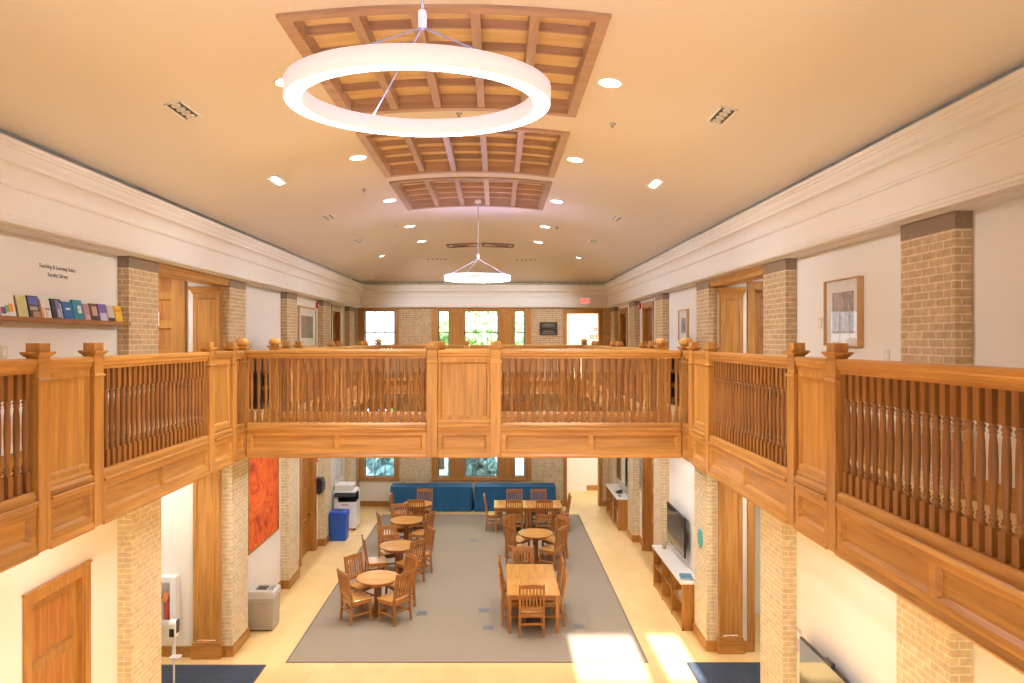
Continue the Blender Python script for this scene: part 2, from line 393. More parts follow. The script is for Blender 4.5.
mb = MB(); mb.ext([(HC+FX+d, CZ+z) for d, z in cp], 'Y', YN, YW); struct(mb.build('trim_3', CORN))
FYB = 23.27
mb = MB(); mb.ext([(FYB+d, CZ+z) for d, z in cp], 'X', XL, XR); struct(mb.build('trim_4', CORN))
RARC = 10.98; HSP = 3.95; ZCR = CZ+2.60
def arc(h): return ZCR - (RARC - math.sqrt(RARC*RARC - h*h))
YE = FYB + 0.02
def ceil_z(x, y):
    h = min(abs(x-HC), HSP)
    t = min(max(YE - y, 0), HSP)
    he = HSP - t
    return min(arc(h), arc(he))
COF = [(5.6, 8.05), (8.75, 11.05), (11.5, 13.85)]; CW = 1.268
xs = sorted({round(HC + v, 4) for v in [-HSP + 2*HSP*i/32 for i in range(33)] + [-CW, CW]})
ys = sorted({YN, *[c for ab in COF for c in ab], YE, *[14.5 + i*(YE-14.5)/40 for i in range(41)], 0.0, 3.0})
mb = MB(); vi = {}
for i, x in enumerate(xs):
    for j, y in enumerate(ys):
        vi[i, j] = len(mb.v); mb.v.append((x, y, ceil_z(x, y)))
for i in range(len(xs)-1):
    for j in range(len(ys)-1):
        xm, ym = (xs[i]+xs[i+1])/2, (ys[j]+ys[j+1])/2
        if abs(xm-HC) < CW and any(a < ym < b for a, b in COF): continue
        mb.f.append((vi[i, j], vi[i+1, j], vi[i+1, j+1], vi[i, j+1])); mb.sm.append(False)
o = struct(mb.build('ceiling', CEILM))
mb = MB(); mb.box(XL-0.2, XR+0.2, YN-0.2, YW+0.3, 8.5, 8.6); struct(mb.build('ceiling_deck', PAINT))

def arc_bar(mb, x0, x1, y0, y1, d0, d1, n=6):       # board following the vault; d: height above (+) the ceiling surface
    for k in range(n):
        a = x0+(x1-x0)*k/n; b = x0+(x1-x0)*(k+1)/n
        za, zb = arc(abs(a-HC)), arc(abs(b-HC))
        vs = [(a,y0,za+d0),(b,y0,zb+d0),(b,y1,zb+d0),(a,y1,za+d0),(a,y0,za+d1),(b,y0,zb+d1),(b,y1,zb+d1),(a,y1,za+d1)]
        mb.add(vs, [(0,3,2,1),(4,5,6,7),(0,1,5,4),(1,2,6,5),(2,3,7,6),(3,0,4,7)])
CFN = ['largest and nearest', 'middle', 'farthest and smallest']
for q, (a, b) in enumerate(COF):
    t = thing('coffered_ceiling_panel', f'wooden coffered grid set in the vaulted ceiling, {CFN[q]} of the three', 'ceiling panel', (HC, (a+b)/2, ZCR), group='coffered wooden ceiling panels')
    loc = Matrix.Translation((-HC, -(a+b)/2, -ZCR))
    m = MB(); fw = 0.07
    arc_bar(m, HC-CW-0.03, HC+CW+0.03, a-0.03, a+fw, -0.03, 0.16, 12); arc_bar(m, HC-CW-0.03, HC+CW+0.03, b-fw, b+0.03, -0.03, 0.16, 12)
    arc_bar(m, HC-CW-0.03, HC-CW+fw, a+fw, b-fw, -0.03, 0.16, 1); arc_bar(m, HC+CW-fw, HC+CW+0.03, a+fw, b-fw, -0.03, 0.16, 1)
    m.xf(loc).build('frame', WCO['X'], t)
    cw = (2*CW-2*fw)/5
    for i in range(1, 5):
        x = HC-CW+fw+cw*i
        m = MB(); arc_bar(m, x-0.04, x+0.04, a+fw, b-fw, -0.02, 0.13, 1); m.xf(loc).build('rib', WCO['Y'], t)
    nr = 5; ch = (b-a-2*fw)/nr
    for j in range(1, nr):
        y = a+fw+ch*j
        m = MB(); arc_bar(m, HC-CW+fw, HC+CW-fw, y-0.012, y+0.012, 0.055, 0.13, 10); m.xf(loc).build('crossbar', WCO['X'], t)
    m = MB(); arc_bar(m, HC-CW, HC+CW, a, b, 0.13, 0.155, 12); m.xf(loc).build('backing_board', COFB, t)

def ray_ceiling(px, py):
    d = Vector(((px-VX)/F, 1.0, (VY-py)/F)); s = 2.0
    while s < 24:
        p = d*s
        if CZ + p.z >= ceil_z(p.x, p.y): break
        s += 0.01
    p = d*s; x, y = p.x, p.y; z = ceil_z(x, y); e = 0.02
    n = Vector(((ceil_z(x+e, y)-ceil_z(x-e, y))/(2*e), (ceil_z(x, y+e)-ceil_z(x, y-e))/(2*e), -1)).normalized()
    return Vector((x, y, z)), n
def on_ceiling(o, px, py, spin=0.0):
    p, n = ray_ceiling(px, py)
    q = Vector((0, 0, -1)).rotation_difference(n)
    o.location = p; o.rotation_mode = 'QUATERNION'; o.rotation_quaternion = q @ Quaternion((0, 0, 1), spin)
    return p, n

SPOTS = []
def add_spot(p, n, power, ang=120, col=(0.95, 0.97, 1.0), size=0.08, off=0.06):
    l = bpy.data.lights.new('lamp', 'SPOT'); l.energy = power; l.spot_size = math.radians(ang); l.spot_blend = 0.8; l.color = col; l.shadow_soft_size = size
    o = bpy.data.objects.new('lamp', l); COL.objects.link(o); o.location = p + n*off
    o.rotation_mode = 'QUATERNION'; o.rotation_quaternion = Vector((0, 0, -1)).rotation_difference(n)
    return o
PWR_DOWN = 330
dl = [(610, 82, 'beside the right edge of the largest coffer'), (287, 81, 'half hidden behind the big ring lamp'),
      (358, 157, 'left of the middle coffer'), (575, 159, 'right of the middle coffer'),
      (389.7, 200, 'left of the farthest coffer'), (556.8, 201, 'right of the farthest coffer'),
      (409.7, 226, 'left, just past the last coffer'), (545, 226.3, 'right, just past the last coffer'),
      (421.5, 241, 'left of the two slotted wooden grilles'), (538.4, 241.8, 'right of the two slotted wooden grilles')]
for px, py, w in dl:
    t = thing('ceiling_downlight', f'round lit downlight in the vault, {w}', 'ceiling light', group='round ceiling downlights')
    p, n = on_ceiling(t, px, py)
    m = MB(); m.lathe([(0.118, -0.012), (0.125, -0.006), (0.125, 0.03), (0.112, 0.03), (0.108, -0.012), (0.118, -0.012)], seg=24, caps=False); m.build('trim_ring', WHITE, t)
    m = MB(); m.lathe([(0.11, -0.011), (0.11, 0.02)], seg=24); m.build('lens', LAMPW, t)
    add_spot(p, n, PWR_DOWN)
for px, py, w in [(381.6, 255.6, 'left end'), (578.8, 257.3, 'right end')]:
    t = thing('spot_light', f'small bright spotlight low on the far slope of the vault, {w}', 'ceiling light', group='small ceiling spotlights')
    on_ceiling(t, px, py)
    m = MB(); m.lathe([(0.07, -0.015), (0.07, 0.02)], seg=16); m.build('housing', WHITE, t)
    m = MB(); m.lathe([(0.058, -0.02), (0.058, -0.01)], seg=16); m.build('lens', LAMPW, t)
    p, n = ray_ceiling(px, py); add_spot(p, (Vector((-0.4+(p.x+0.4)*0.35, YW, 5.0))-p).normalized(), 260, 80, off=0.16)
sq = [(183, 110, 0, 'nearest on the left slope'), (722, 115, 0, 'nearest on the right slope'), (277, 180, 1, 'glowing, second on the left slope'), (655, 183, 1, 'glowing, second on the right slope'),
      (329, 217, 0, 'third on the left slope'), (617, 218, 0, 'third on the right slope'), (359.6, 241, 0, 'farthest on the left slope'), (593.4, 241.2, 0, 'farthest on the right slope')]
for px, py, lit, w in sq:
    t = thing('multi_lamp_fixture', f'recessed four lamp fixture, {w} of the vault', 'ceiling light', group='recessed four lamp fixtures')
    p, n = on_ceiling(t, px, py, 0.0)
    m = MB(); a, b = 0.085, 0.24
    m.box(-a, -a+0.018, -b, b, -0.012, 0.03); m.box(a-0.018, a, -b, b, -0.012, 0.03); m.box(-a, a, -b, -b+0.018, -0.012, 0.03); m.box(-a, a, b-0.018, b, -0.012, 0.03)
    m.build('frame', WHITE, t)
    m = MB(); m.box(-a, a, -b, b, -0.001, 0.004); m.build('back_plate', DARK, t)
    for k in range(4):
        y = -0.165+0.11*k
        m = MB(); m.lathe([(0.043, -0.004), (0.043, -0.016), (0.034, -0.024), (0.008, -0.012)], 0, y, 12, caps=False); m.build('lamp_reflector', LAMPW if lit else REFL, t)
    tgt = Vector((XR if px < VX else XL, p.y+1.0, 4.9)); add_spot(p, (tgt-p).normalized(), 420, 62, off=0.16)  # spot added at every fixture, unlit ones too, to brighten the opposite gallery wall
for px, py, w in [(463, 244.8, 'left'), (498, 244.8, 'right')]:
    t = thing('ceiling_grille', f'dark slotted grille in a wooden frame, {w} one of the pair', 'grille', group='wooden framed ceiling grilles')
    on_ceiling(t, px, py)
    m = MB(); a, b = 0.44, 0.33
    m.box(-a, a, -b, -b+0.05, -0.03, 0.03); m.box(-a, a, b-0.05, b, -0.03, 0.03); m.box(-a, -a+0.07, -b, b, -0.03, 0.03); m.box(a-0.07, a, -b, b, -0.03, 0.03)
    m.build('frame', WD['X'], t)
    m = MB(); m.box(-a+0.05, a-0.05, -b+0.04, b-0.04, -0.004, 0.002)
    for k in range(9): m.box(-a+0.07+k*0.08, -a+0.075+k*0.08, -b+0.05, b-0.05, -0.02, -0.004)
    m.build('slots', BLACK, t)
for px, py, w in [(436.7, 259, 'left'), (526, 259.7, 'right')]:
    t = thing('linear_diffuser', f'row of short dark air slots low on the end of the vault, {w} row', 'vent', group='ceiling air slots')
    on_ceiling(t, px, py)
    for k in range(5):
        m = MB(); x = -0.26+0.13*k; m.box(x-0.03, x+0.03, -0.03, 0.03, -0.006, 0.003); m.build('slot', DARK, t)
for px, py, w in [(613, 123, 'right of the big ring lamp'), (459, 113, 'between the two nearest coffers'), (397, 225, 'left of the hanging rod of the far ring'), (557, 227, 'right of the far ring rod'), (364, 189, 'left of the farthest coffer')]:
    t = tag(MB().lathe([(0.035, 0.01), (0.035, -0.01), (0.015, -0.02), (0.012, -0.045), (0.025, -0.05)], seg=12).build('sprinkler_head', GREY), f'tiny ceiling sprinkler head {w}', 'sprinkler', 'ceiling sprinkler heads')
    on_ceiling(t, px, py)

# ------------------------------------------------------------------ ring lamps
def ring_lamp(loc, r, tilt, label, hubz=0.44, h=0.085, w=0.088):
    t = thing('ring_pendant', label, 'pendant light', loc, group='circular pendant lamps')
    T = Matrix.Rotation(tilt, 4, 'X')
    def ann(prof, seg=64): m = MB(); m.lathe(prof, seg=seg, caps=False); return m.xf(T)
    ann([(r-w, 0.006), (r-w, h), (r-w+0.012, h), (r-w+0.012, h-0.01), (r-0.012, h-0.01), (r-0.012, h), (r, h), (r, 0.006), (r-0.006, 0), (r-0.006, 0.01), (r-w+0.006, 0.01), (r-w+0.006, 0), (r-w, 0.006)]).build('ring_body', RINGB, t)
    ann([(r-w+0.006, 0.003), (r-0.006, 0.003)]).build('diffuser', RINGE, t)
    ann([(r-w+0.012, h-0.006), (r-0.012, h-0.006)]).build('top_diffuser', RINGU, t)
    ztop = ceil_z(loc[0], loc[1]) - loc[2]
    hub = Vector((0.015, 0.0, hubz))
    m = MB(); m.lathe([(0.018, hub.z-0.045), (0.022, hub.z-0.04), (0.022, hub.z+0.04), (0.018, hub.z+0.045)], hub.x, 0, 12); m.build('cable_hub', WHITE, t)
    m = MB(); m.tube([(hub.x, 0, hub.z), (hub.x, 0, ztop)], 0.007); m.build('suspension_rod', GREY, t)
    m = MB(); m.lathe([(0.06, ztop-0.03), (0.06, ztop+0.02)], hub.x, 0, 16); m.build('ceiling_canopy', WHITE, t)
    for k in range(3):
        a = math.radians((122, 215, 335)[k])
        e = T @ Vector(((r-w/2)*math.cos(a), (r-w/2)*math.sin(a), h))
        m = MB(); m.tube([hub - Vector((0, 0, 0.04)), e], 0.005, 6); m.build('suspension_cable', CABLE, t)
    return t
ring_lamp((-0.385, 3.6, 6.563), 0.655, math.radians(2.97), 'large glowing white ring lamp hanging in front of the wooden coffers')
ring_lamp((-0.36, 13.5, 6.52), 0.62, 0, 'distant glowing white ring lamp hanging near the end of the vault')

# ------------------------------------------------------------------ brick piers
def pier(name, side, y, z0, z1, label, group, upper):
    wx = XL if side == 'l' else XR
    fx = (PXL if side == 'l' else PXR) if upper else (GXL if side == 'l' else GXR)
    a, b = (wx+0.003, fx) if side == 'l' else (fx, wx-0.003)
    t = thing(name, label, 'pillar', ((a+b)/2, y+PW/2, z0), group=group)
    hx = (b-a)/2; zt = z1 - (0.14 if upper else 0)
    MB().box(-hx, hx, -PW/2, PW/2, 0, zt-z0).build('brick_shaft', BRU if upper else BRG, t)
    if upper: MB().box(-hx-0.002, hx+0.002, -PW/2-0.002, PW/2+0.002, zt-z0, z1-z0).build('capstone', STONE, t)
ORD = ['nearest', 'second', 'third', 'fourth', 'fifth', 'farthest']
for side, L, s in (('l', LP, 'left'), ('r', RP, 'right')):
    for i, y in enumerate(L):
        yy = y if y+PW < YW else y
        pier('brick_pier', side, y, ZU, ZC, f'tan brick pier with capstone on the {s} gallery wall, {ORD[i]} from camera', 'upper gallery brick piers', True)
        pier('brick_pier', side, y, 0, ZS, f'brick pier toned as brightly lit on the {s} ground floor wall, {ORD[i]} from camera', 'ground floor brick piers', False)

# ------------------------------------------------------------------ galleries: fascia, newels, balustrades, panels
def place(o, origin, rz): o.location = (origin[0], origin[1], 0); o.rotation_euler = (0, 0, rz)
ZR = 5.27
E = 0.0025
def rail_prof(): return [(y*0.68, z) for y, z in [(-0.012, 5.262), (0.0, 5.27), (0.15, 5.27), (0.162, 5.262), (0.162, 5.235), (0.15, 5.225), (0.145, 5.20), (0.125, 5.19), (0.125, 5.168), (0.025, 5.168), (0.025, 5.19), (0.005, 5.20), (0.0, 5.225), (-0.012, 5.235)]]
bal_mesh = None
def baluster(parent, x):
    global bal_mesh
    if bal_mesh is None:
        m = MB(); a = 0.024
        m.box(-a, a, -a, a, 4.36, 4.50); m.box(-a, a, -a, a, 5.0, 5.17)
        P = [(0.022, 4.50), (0.0235, 4.508), (0.016, 4.515), (0.0235, 4.524), (0.0235, 4.535), (0.016, 4.543), (0.022, 4.552), (0.0145, 4.562), (0.016, 4.60), (0.0215, 4.72), (0.0225, 4.80), (0.0195, 4.90), (0.0155, 4.945), (0.022, 4.955), (0.016, 4.963), (0.0235, 4.973), (0.0235, 4.983), (0.016, 4.990), (0.022, 5.0)]
        m.lathe(P, seg=10, caps=False)
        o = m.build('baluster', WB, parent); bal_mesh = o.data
    else:
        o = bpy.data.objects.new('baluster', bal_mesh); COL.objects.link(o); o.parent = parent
    o.location = (x, 0.051, 0); return o
def balustrade(origin, rz, L, label):
    t = thing('balustrade', label, 'railing', group='oak balustrade sections'); place(t, origin, rz)
    m = MB(); m.ext(rail_prof(), 'X', E, L-E); m.build('hand_rail', W['X'], t)
    m = MB(); m.ext([(0.0, 4.29), (0.0, 4.335), (0.014, 4.36), (0.088, 4.36), (0.10, 4.335), (0.10, 4.29)], 'X', E, L-E); m.build('bottom_rail', W['X'], t)
    n = max(2, round(L/0.0905)); st = L/n
    for k in range(n): baluster(t, st*(k+0.5))
def solid_panel(origin, rz, L, label):
    t = thing('railing_panel', label, 'railing panel', group='solid oak railing panels'); place(t, origin, rz)
    m = MB(); m.ext(rail_prof(), 'X', E, L-E); m.build('hand_rail', W['X'], t)
    m = MB(); m.ext([(0.0, 4.29), (-0.01, 4.30), (-0.01, 4.33), (0.012, 4.35), (0.005, 4.37), (0.022, 4.40), (0.08, 4.40), (0.10, 4.33), (0.10, 4.29)], 'X', E, L-E); m.build('base_moulding', W['X'], t)
    m = MB(); b = 0.035
    m.box(0.014, b, 0.017, 0.085, 4.4, 5.168); m.box(L-b, L-0.014, 0.017, 0.085, 4.4, 5.168); m.box(b, L-b, 0.017, 0.085, 5.12, 5.168); m.box(b, L-b, 0.017, 0.085, 4.4, 4.43)
    m.slope(b, L-b, 4.43, 5.12, 0.018, 0.017, 0.038)
    m.build('frame', W['Z'], t)
    m = MB(); m.box(b, L-b, 0.038, 0.065, 4.43, 5.12); m.build('field', W['Z'], t)
def newel(x, y, rz, label, ball=False, z0=ZS):
    t = thing('newel_post', label, 'newel post', (x, y, 0), rz, 'oak newel posts'); a = 0.068; b = a if ball else 0.048
    m = MB(); m.box(-a, a, -b, b, z0+0.01, 5.12); m.build('shaft', W['Z'], t, bev=0.005)
    m = MB(); m.frustum(0, 0, 5.105, a, b, 5.12, a+0.012, b+0.012); m.frustum(0, 0, 5.12, a+0.012, b+0.012, 5.14, a-0.004, b-0.004); m.build('collar', W['X'], t)
    m = MB(); m.box(-a+0.004, a-0.004, -b+0.004, b-0.004, 5.13, 5.29); m.frustum(0, 0, 5.28, a, b, 5.305, a+0.022, b+0.022); m.frustum(0, 0, 5.305, a+0.022, b+0.022, 5.318, a+0.022, b+0.022); cp_ = m.build('cap_moulding', W['X'], t)
    if not ball:
        m = MB(); m.box(-a+0.002, a-0.002, -b+0.002, b-0.002, 5.318, 5.378); m.build('cap_block', W['Z'], cp_, bev=0.004)
    else:
        m = MB(); m.lathe([(0.05, 5.318), (0.055, 5.328), (0.078, 5.340), (0.088, 5.362), (0.086, 5.388), (0.070, 5.412), (0.04, 5.428), (0.001, 5.433)], seg=18, caps=False); m.build('ball_finial', WT['Z'], cp_)
nfas = [4]
def fascia(origin, rz, L, npan):
    t = empty('trim_%d' % (nfas[0]+1), (origin[0], origin[1], 0), rz); nfas[0] += 1; t['kind'] = 'structure'
    m = MB()
    m.ext([(0.08, 3.92), (-0.012, 3.92), (-0.018, 3.935), (-0.012, 3.95), (-0.005, 3.96), (0.0, 3.975), (0.08, 3.975)], 'X', 0, L); m.build('bottom_bead', W['X'], t)
    m = MB(); m.ext([(0.08, 4.245), (-0.002, 4.245), (-0.008, 4.258), (-0.026, 4.272), (-0.03, 4.285), (-0.022, 4.292), (0.10, 4.292)], 'X', 0, L); m.build('ledge', W['X'], t)
    m = MB(); w = 0.055 if L > 0.9 else 0.05
    pw = (L - w*(npan+1))/npan
    m.box(0, L, 0.0, 0.06, 3.97, 4.022); m.box(0, L, 0.0, 0.06, 4.205, 4.25)
    for k in range(npan+1): m.box(k*(pw+w), k*(pw+w)+w, 0.0, 0.06, 4.022, 4.205)
    for k in range(npan): x = w+k*(pw+w); m.slope(x, x+pw, 4.022, 4.205, 0.022, 0.0, 0.03)
    m.build('frame', W['X'], t)
    for k in range(npan):
        x = w+k*(pw+w); m = MB(); m.box(x, x+pw, 0.03, 0.055, 4.022, 4.205); m.build('field', W['X'], t)
nw = 0.07
XNL, XNR = VL-0.036, VR+0.036; XCL, XCR = VL-0.055, VR+0.055
NY = [2.05, 2.72, 5.02, 5.71, 7.98, 8.67, 10.97, 11.66, 13.93, 14.62, 16.90, 17.59]
NOTE = ['first past the frame edge', 'second from the camera', 'near end of the first solid panel', 'far end of the first solid panel', 'near end of the panel before the bridge', 'last one before the bridge',
        'first one past the bridge', 'far end of the first panel past the bridge', 'near end of the middle panel past the bridge', 'far end of the middle panel past the bridge', 'near end of the last panel', 'far end of the last panel']
for s, xn in (('left', XNL), ('right', XNR)):
    for y, w in zip(NY, NOTE): newel(xn, y, PI/2, f'square capped oak newel, {s} gallery, {w}')
ends = {'bf': YB0+0.055, 'bb': YB1-0.055, 'ff': YF+0.055}
for s, xn in (('left', XCL), ('right', XCR)):
    newel(xn, ends['bf'], 0, f'ball topped newel where the bridge front meets the {s} gallery', True)
    newel(xn, ends['bb'], 0, f'ball topped newel where the bridge back meets the {s} gallery', True)
    newel(xn, ends['ff'], 0, f'ball topped oak newel at the far {s} corner of the open well', True)
PX = (-0.81, -0.01)
for y, w in ((YB0+0.036, 'front'), (YB1-0.036, 'back')):
    for x, d in zip(PX, ('left', 'right')): newel(x, y, 0, f'oak newel at the {d} side of the solid panel in the bridge {w}')
for x, d in zip(PX, ('left', 'right')): newel(x, YF+0.036, 0, f'oak newel at the {d} side of the solid panel in the far railing')

def side_run(s, y0, y1, kind, where):
    L = y1-y0
    if s == 'left': org, rz = (VL, y0), PI/2
    else: org, rz = (VR, y1), -PI/2
    if kind == 'b': balustrade(org, rz, L, f'oak baluster railing, {s} gallery, {where}')
    else: solid_panel(org, rz, L, f'solid oak railing panel, {s} gallery, {where}')
    fascia(org, rz, L, 2 if L > 1.2 else 1)
allY = sorted(NY + list(ends.values()))
for s in ('left', 'right'):
    side_run(s, 2.72+nw, 5.02-nw, 'b', 'section closest to the camera')
    side_run(s, 2.05+nw, 2.72-nw, 'p', 'beside the camera')
    side_run(s, 5.02+nw, 5.71-nw, 'p', 'closest in view')
    side_run(s, 5.71+nw, 7.98-nw, 'b', 'section between the two panels before the bridge')
    side_run(s, 7.98+nw, 8.67-nw, 'p', 'just before the bridge')
    side_run(s, 8.67+nw, YB0-0.02, 'b', 'short stretch joining the bridge front')
    side_run(s, YB1+0.02, 10.97-nw, 'b', 'short stretch joining the bridge back')
    side_run(s, 10.97+nw, 11.66-nw, 'p', 'first past the bridge')
    side_run(s, 11.66+nw, 13.93-nw, 'b', 'first long section past the bridge')
    side_run(s, 13.93+nw, 14.62-nw, 'p', 'middle one past the bridge')
    side_run(s, 14.62+nw, 16.90-nw, 'b', 'second long section past the bridge')
    side_run(s, 16.90+nw, 17.59-nw, 'p', 'last one past the bridge')
    side_run(s, 17.59+nw, YF-0.02, 'b', 'section ending at the far corner')
def cross_run(y, rz, where):
    for x0, x1, k, d in ((VL+0.02, PX[0]-nw, 'b', 'left of the centre panel'), (PX[0]+nw, PX[1]-nw, 'p', 'centre panel'), (PX[1]+nw, VR-0.02, 'b', 'right of the centre panel')):
        L = x1-x0; org = (x0, y) if rz == 0 else (x1, y)
        if k == 'b': balustrade(org, rz, L, f'turned oak balusters under a hand rail, {where}, {d}')
        else: solid_panel(org, rz, L, f'solid oak panel between two newels in the middle of the {where}')
        fascia(org, rz, L, 2 if L > 1.2 else 1)
cross_run(YB0, 0, 'bridge front'); cross_run(YB1, PI, 'bridge back'); cross_run(YF, 0, 'far railing')

# ------------------------------------------------------------------ doors, casings, pilasters, headers
nd = [0]
def door_leaf(name, loc, rz, w, h, rows=4, cols=1, d=0.045, knob=True, mat=None):   # local: x 0..w, front at y=0 facing -y
    mt = mat or W
    t = empty(name, loc, rz); t['kind'] = 'structure'
    m = MB(); st = 0.11; ph = (h - st*(rows+1))/rows; pw = (w-st*(cols+1))/cols
    for k in range(cols+1): m.box(k*(pw+st), k*(pw+st)+st, 0, d, 0, h)
    for c in range(cols):
        x = st+c*(pw+st)
        for k in range(rows+1): m.box(x, x+pw, 0, d, k*(ph+st), k*(ph+st)+st)
        for k in range(rows): m.slope(x, x+pw, st+k*(ph+st), st+k*(ph+st)+ph, 0.022, 0, 0.03)
    m.build('leaf_frame', mt['Z'], t)
    m = MB()
    for c in range(cols):
        x = st+c*(pw+st)
        for k in range(rows): m.box(x, x+pw, 0.03, d-0.003, st+k*(ph+st), st+k*(ph+st)+ph)
    m.build('leaf_field', WC['Z'] if mt is W else mt['Z'], t)
    if knob:
        m = MB(); m.sphere((w-0.06, -0.05, 0.95), 0.028, 10, 7); m.tube([(w-0.06, 0, 0.95), (w-0.06, -0.05, 0.95)], 0.01); m.build('door_knob', BRONZE, t)
    return t
def casing(parent, w, h, cw=0.12, t=0.03, depth=0.15, mt=W):      # around an opening x 0..w, z 0..h; wall face at y=0
    m = MB()
    m.box(-cw, 0, -t, 0, 0, h+cw); m.box(w, w+cw, -t, 0, 0, h+cw); m.box(0, w, -t, 0, h, h+cw)
    m.box(-cw-0.012, w+cw+0.012, -t-0.012, 0, h+cw, h+cw+0.025)
    m.box(0.001, 0.02, -0.001, depth, 0, h-0.001); m.box(w-0.02, w-0.001, -0.001, depth, 0, h-0.001); m.box(0.001, w-0.001, -0.001, depth, h-0.02, h-0.001)
    return m.build('casing', mt['Z'], parent, bev=0.004)
# 1 ground left near door (recessed leaf), wall faces +X : local -y -> +X means rz=+90
t = door_leaf('door_1', (XL-0.045, 7.23, 0), PI/2, 0.94, 2.74, rows=4, cols=1)
c = casing(t, 0.94, 2.74, 0.11); c.location = (0, -0.045, 0)
# 2/3 ground second doorways
t = door_leaf('door_2', (XL-0.13, 17.25, 0), PI/2, 1.18, 3.1, rows=4, cols=2)
c = casing(t, 1.18, 3.1, 0.12); c.location = (0, -0.13, 0)
t = door_leaf('door_3', (XR+0.13, 18.43, 0), -PI/2, 1.18, 3.1, rows=4, cols=2)
c = casing(t, 1.18, 3.1, 0.12); c.location = (0, -0.13, 0)
# deep panelled jambs standing proud of the wall at those doorways
for x0, x1, nm in ((-5.0, -4.62, 'left'), (3.76, 3.98, 'right')):
    pass
def jamb_post(x0, x1, y, label):
    t = thing('door_jamb', label, 'door jamb', ((x0+x1)/2, y, 0)); a = (x1-x0)/2; h = 3.3
    m = MB(); m.box(-a, a, 0.02, 0.09, 0, h); m.box(-a, -a+0.05, 0, 0.02, 0, h); m.box(a-0.05, a, 0, 0.02, 0, h)
    for z in (0, 0.95, 1.75, 2.55, 3.2): m.box(-a, a, 0, 0.02, z, z+0.1)
    m.build('panelled_board', W['Z'], t)
    m = MB(); m.box(-a-0.015, a+0.015, -0.012, 0.0, 0.0, 0.16); m.build('plinth', W['X'], t)
jamb_post(-4.98, -4.63, 18.46, 'panelled oak door jamb on the left ground floor wall before the paper towel dispenser')
jamb_post(3.74, 4.0, 18.46, 'panelled oak door jamb on the right ground floor wall beyond the near television')
# 4.. upper doors in the side walls
t = door_leaf('door_4', (XL-0.10, 20.5, ZU), PI/2, 1.0, 2.13, rows=3, cols=1, mat=WD); c = casing(t, 1.0, 2.13, 0.11); c.location = (0, -0.10, 0)
t = door_leaf('door_5', (XR+0.10, 18.7, ZU), -PI/2, 1.1, 2.10, rows=3, cols=1, mat=WD); c = casing(t, 1.1, 2.10, 0.11); c.location = (0, -0.10, 0)
t = door_leaf('door_6', (XR+0.10, 22.2, ZU), -PI/2, 1.1, 2.10, rows=3, cols=1, mat=WD); c = casing(t, 1.1, 2.10, 0.11); c.location = (0, -0.10, 0)
# 7 left upper alcove door on the wall facing the camera
t = door_leaf('door_7', (-6.22, 12.235, ZU), 0, 0.80, 2.58, rows=5, cols=1)
m = MB(); m.box(0.80, 0.93, -0.02, 0.055, 0, 2.7); m.box(-0.13, 0, -0.02, 0.055, 0, 2.7); m.box(0, 0.8, -0.02, 0.055, 2.58, 2.7); m.build('casing', W['Z'], t, bev=0.004)
m = MB(); m.box(0.30, 0.49, -0.008, -0.001, 1.52, 1.76); m.build('paper_notice', PAPER, t)
# 8 right upper alcove door
t = door_leaf('door_8', (4.47, 12.56, ZU), 0, 0.73, 2.15, rows=3, cols=1, mat=WD); c = casing(t, 0.73, 2.15, 0.12); c.location = (0, -0.06, 0)
# 9 right ground alcove opening casing
t = empty('door_9', (4.47, 12.5, 0)); t['kind'] = 'structure'; casing(t, 0.73, 3.3, 0.12)
# 10/11 far doorways
for z, h, n in ((0, 3.1, 10), (ZU, 2.16, 11)):
    t = empty('door_%d' % n, (2.27, YW-0.012, z)); t['kind'] = 'structure'; casing(t, 1.07, h, 0.10, depth=0.26)

def pilaster(x0, x1, y, z0, zt, label):
    t = thing('oak_pilaster', label, 'pilaster', ((x0+x1)/2, y-0.003, z0), group='oak pilasters'); a = (x1-x0)/2; h = zt-z0
    m = MB(); b = 0.06
    m.box(-a, -a+b, -0.10, 0, 0, h); m.box(a-b, a, -0.10, 0, 0, h); m.box(-a+b, a-b, -0.10, 0, h-0.2, h); m.box(-a+b, a-b, -0.10, 0, 0, 0.3)
    m.slope(-a+b, a-b, 0.3, h-0.2, 0.018, -0.10, -0.08); m.build('shaft', W['Z'], t)
    m = MB(); m.box(-a+b, a-b, -0.08, -0.01, 0.3, h-0.2); m.build('field', W['Z'], t)
    m = MB()
    for p0, p1, u, v in ((h-0.13, h-0.09, 0.01, 0.02), (h-0.09, h-0.04, 0.02, 0.055), (h-0.04, h, 0.06, 0.06)):
        vs = [(-a-u, -0.10-u, p0), (a+u, -0.10-u, p0), (a+u, 0, p0), (-a-u, 0, p0), (-a-v, -0.10-v, p1), (a+v, -0.10-v, p1), (a+v, 0, p1), (-a-v, 0, p1)]
        m.add(vs, [(0,3,2,1),(4,5,6,7),(0,1,5,4),(1,2,6,5),(2,3,7,6),(3,0,4,7)])
    m.build('capital', W['X'], t)
    m = MB(); m.box(-a-0.02, a+0.02, -0.125, 0, 0, 0.24); m.box(-a-0.01, a+0.01, -0.115, 0, 0.24, 0.28); m.build('plinth', W['X'], t, bev=0.004)
pilaster(-5.14, -4.692, 12.29, ZU+0.003, 6.305, 'oak pilaster with moulded capital beside the left gallery doorway')
pilaster(3.87, 4.25, 12.5, ZU+0.003, 6.305, 'oak pilaster with moulded capital beside the right gallery doorway')
pilaster(-5.14, -4.692, 12.29, 0, 3.70, 'tall oak pilaster beside the fire extinguisher cabinet')
pilaster(3.84, 4.24, 12.5, 0, 3.74, 'tall oak pilaster beside the right ground floor brick pier and dark mat')
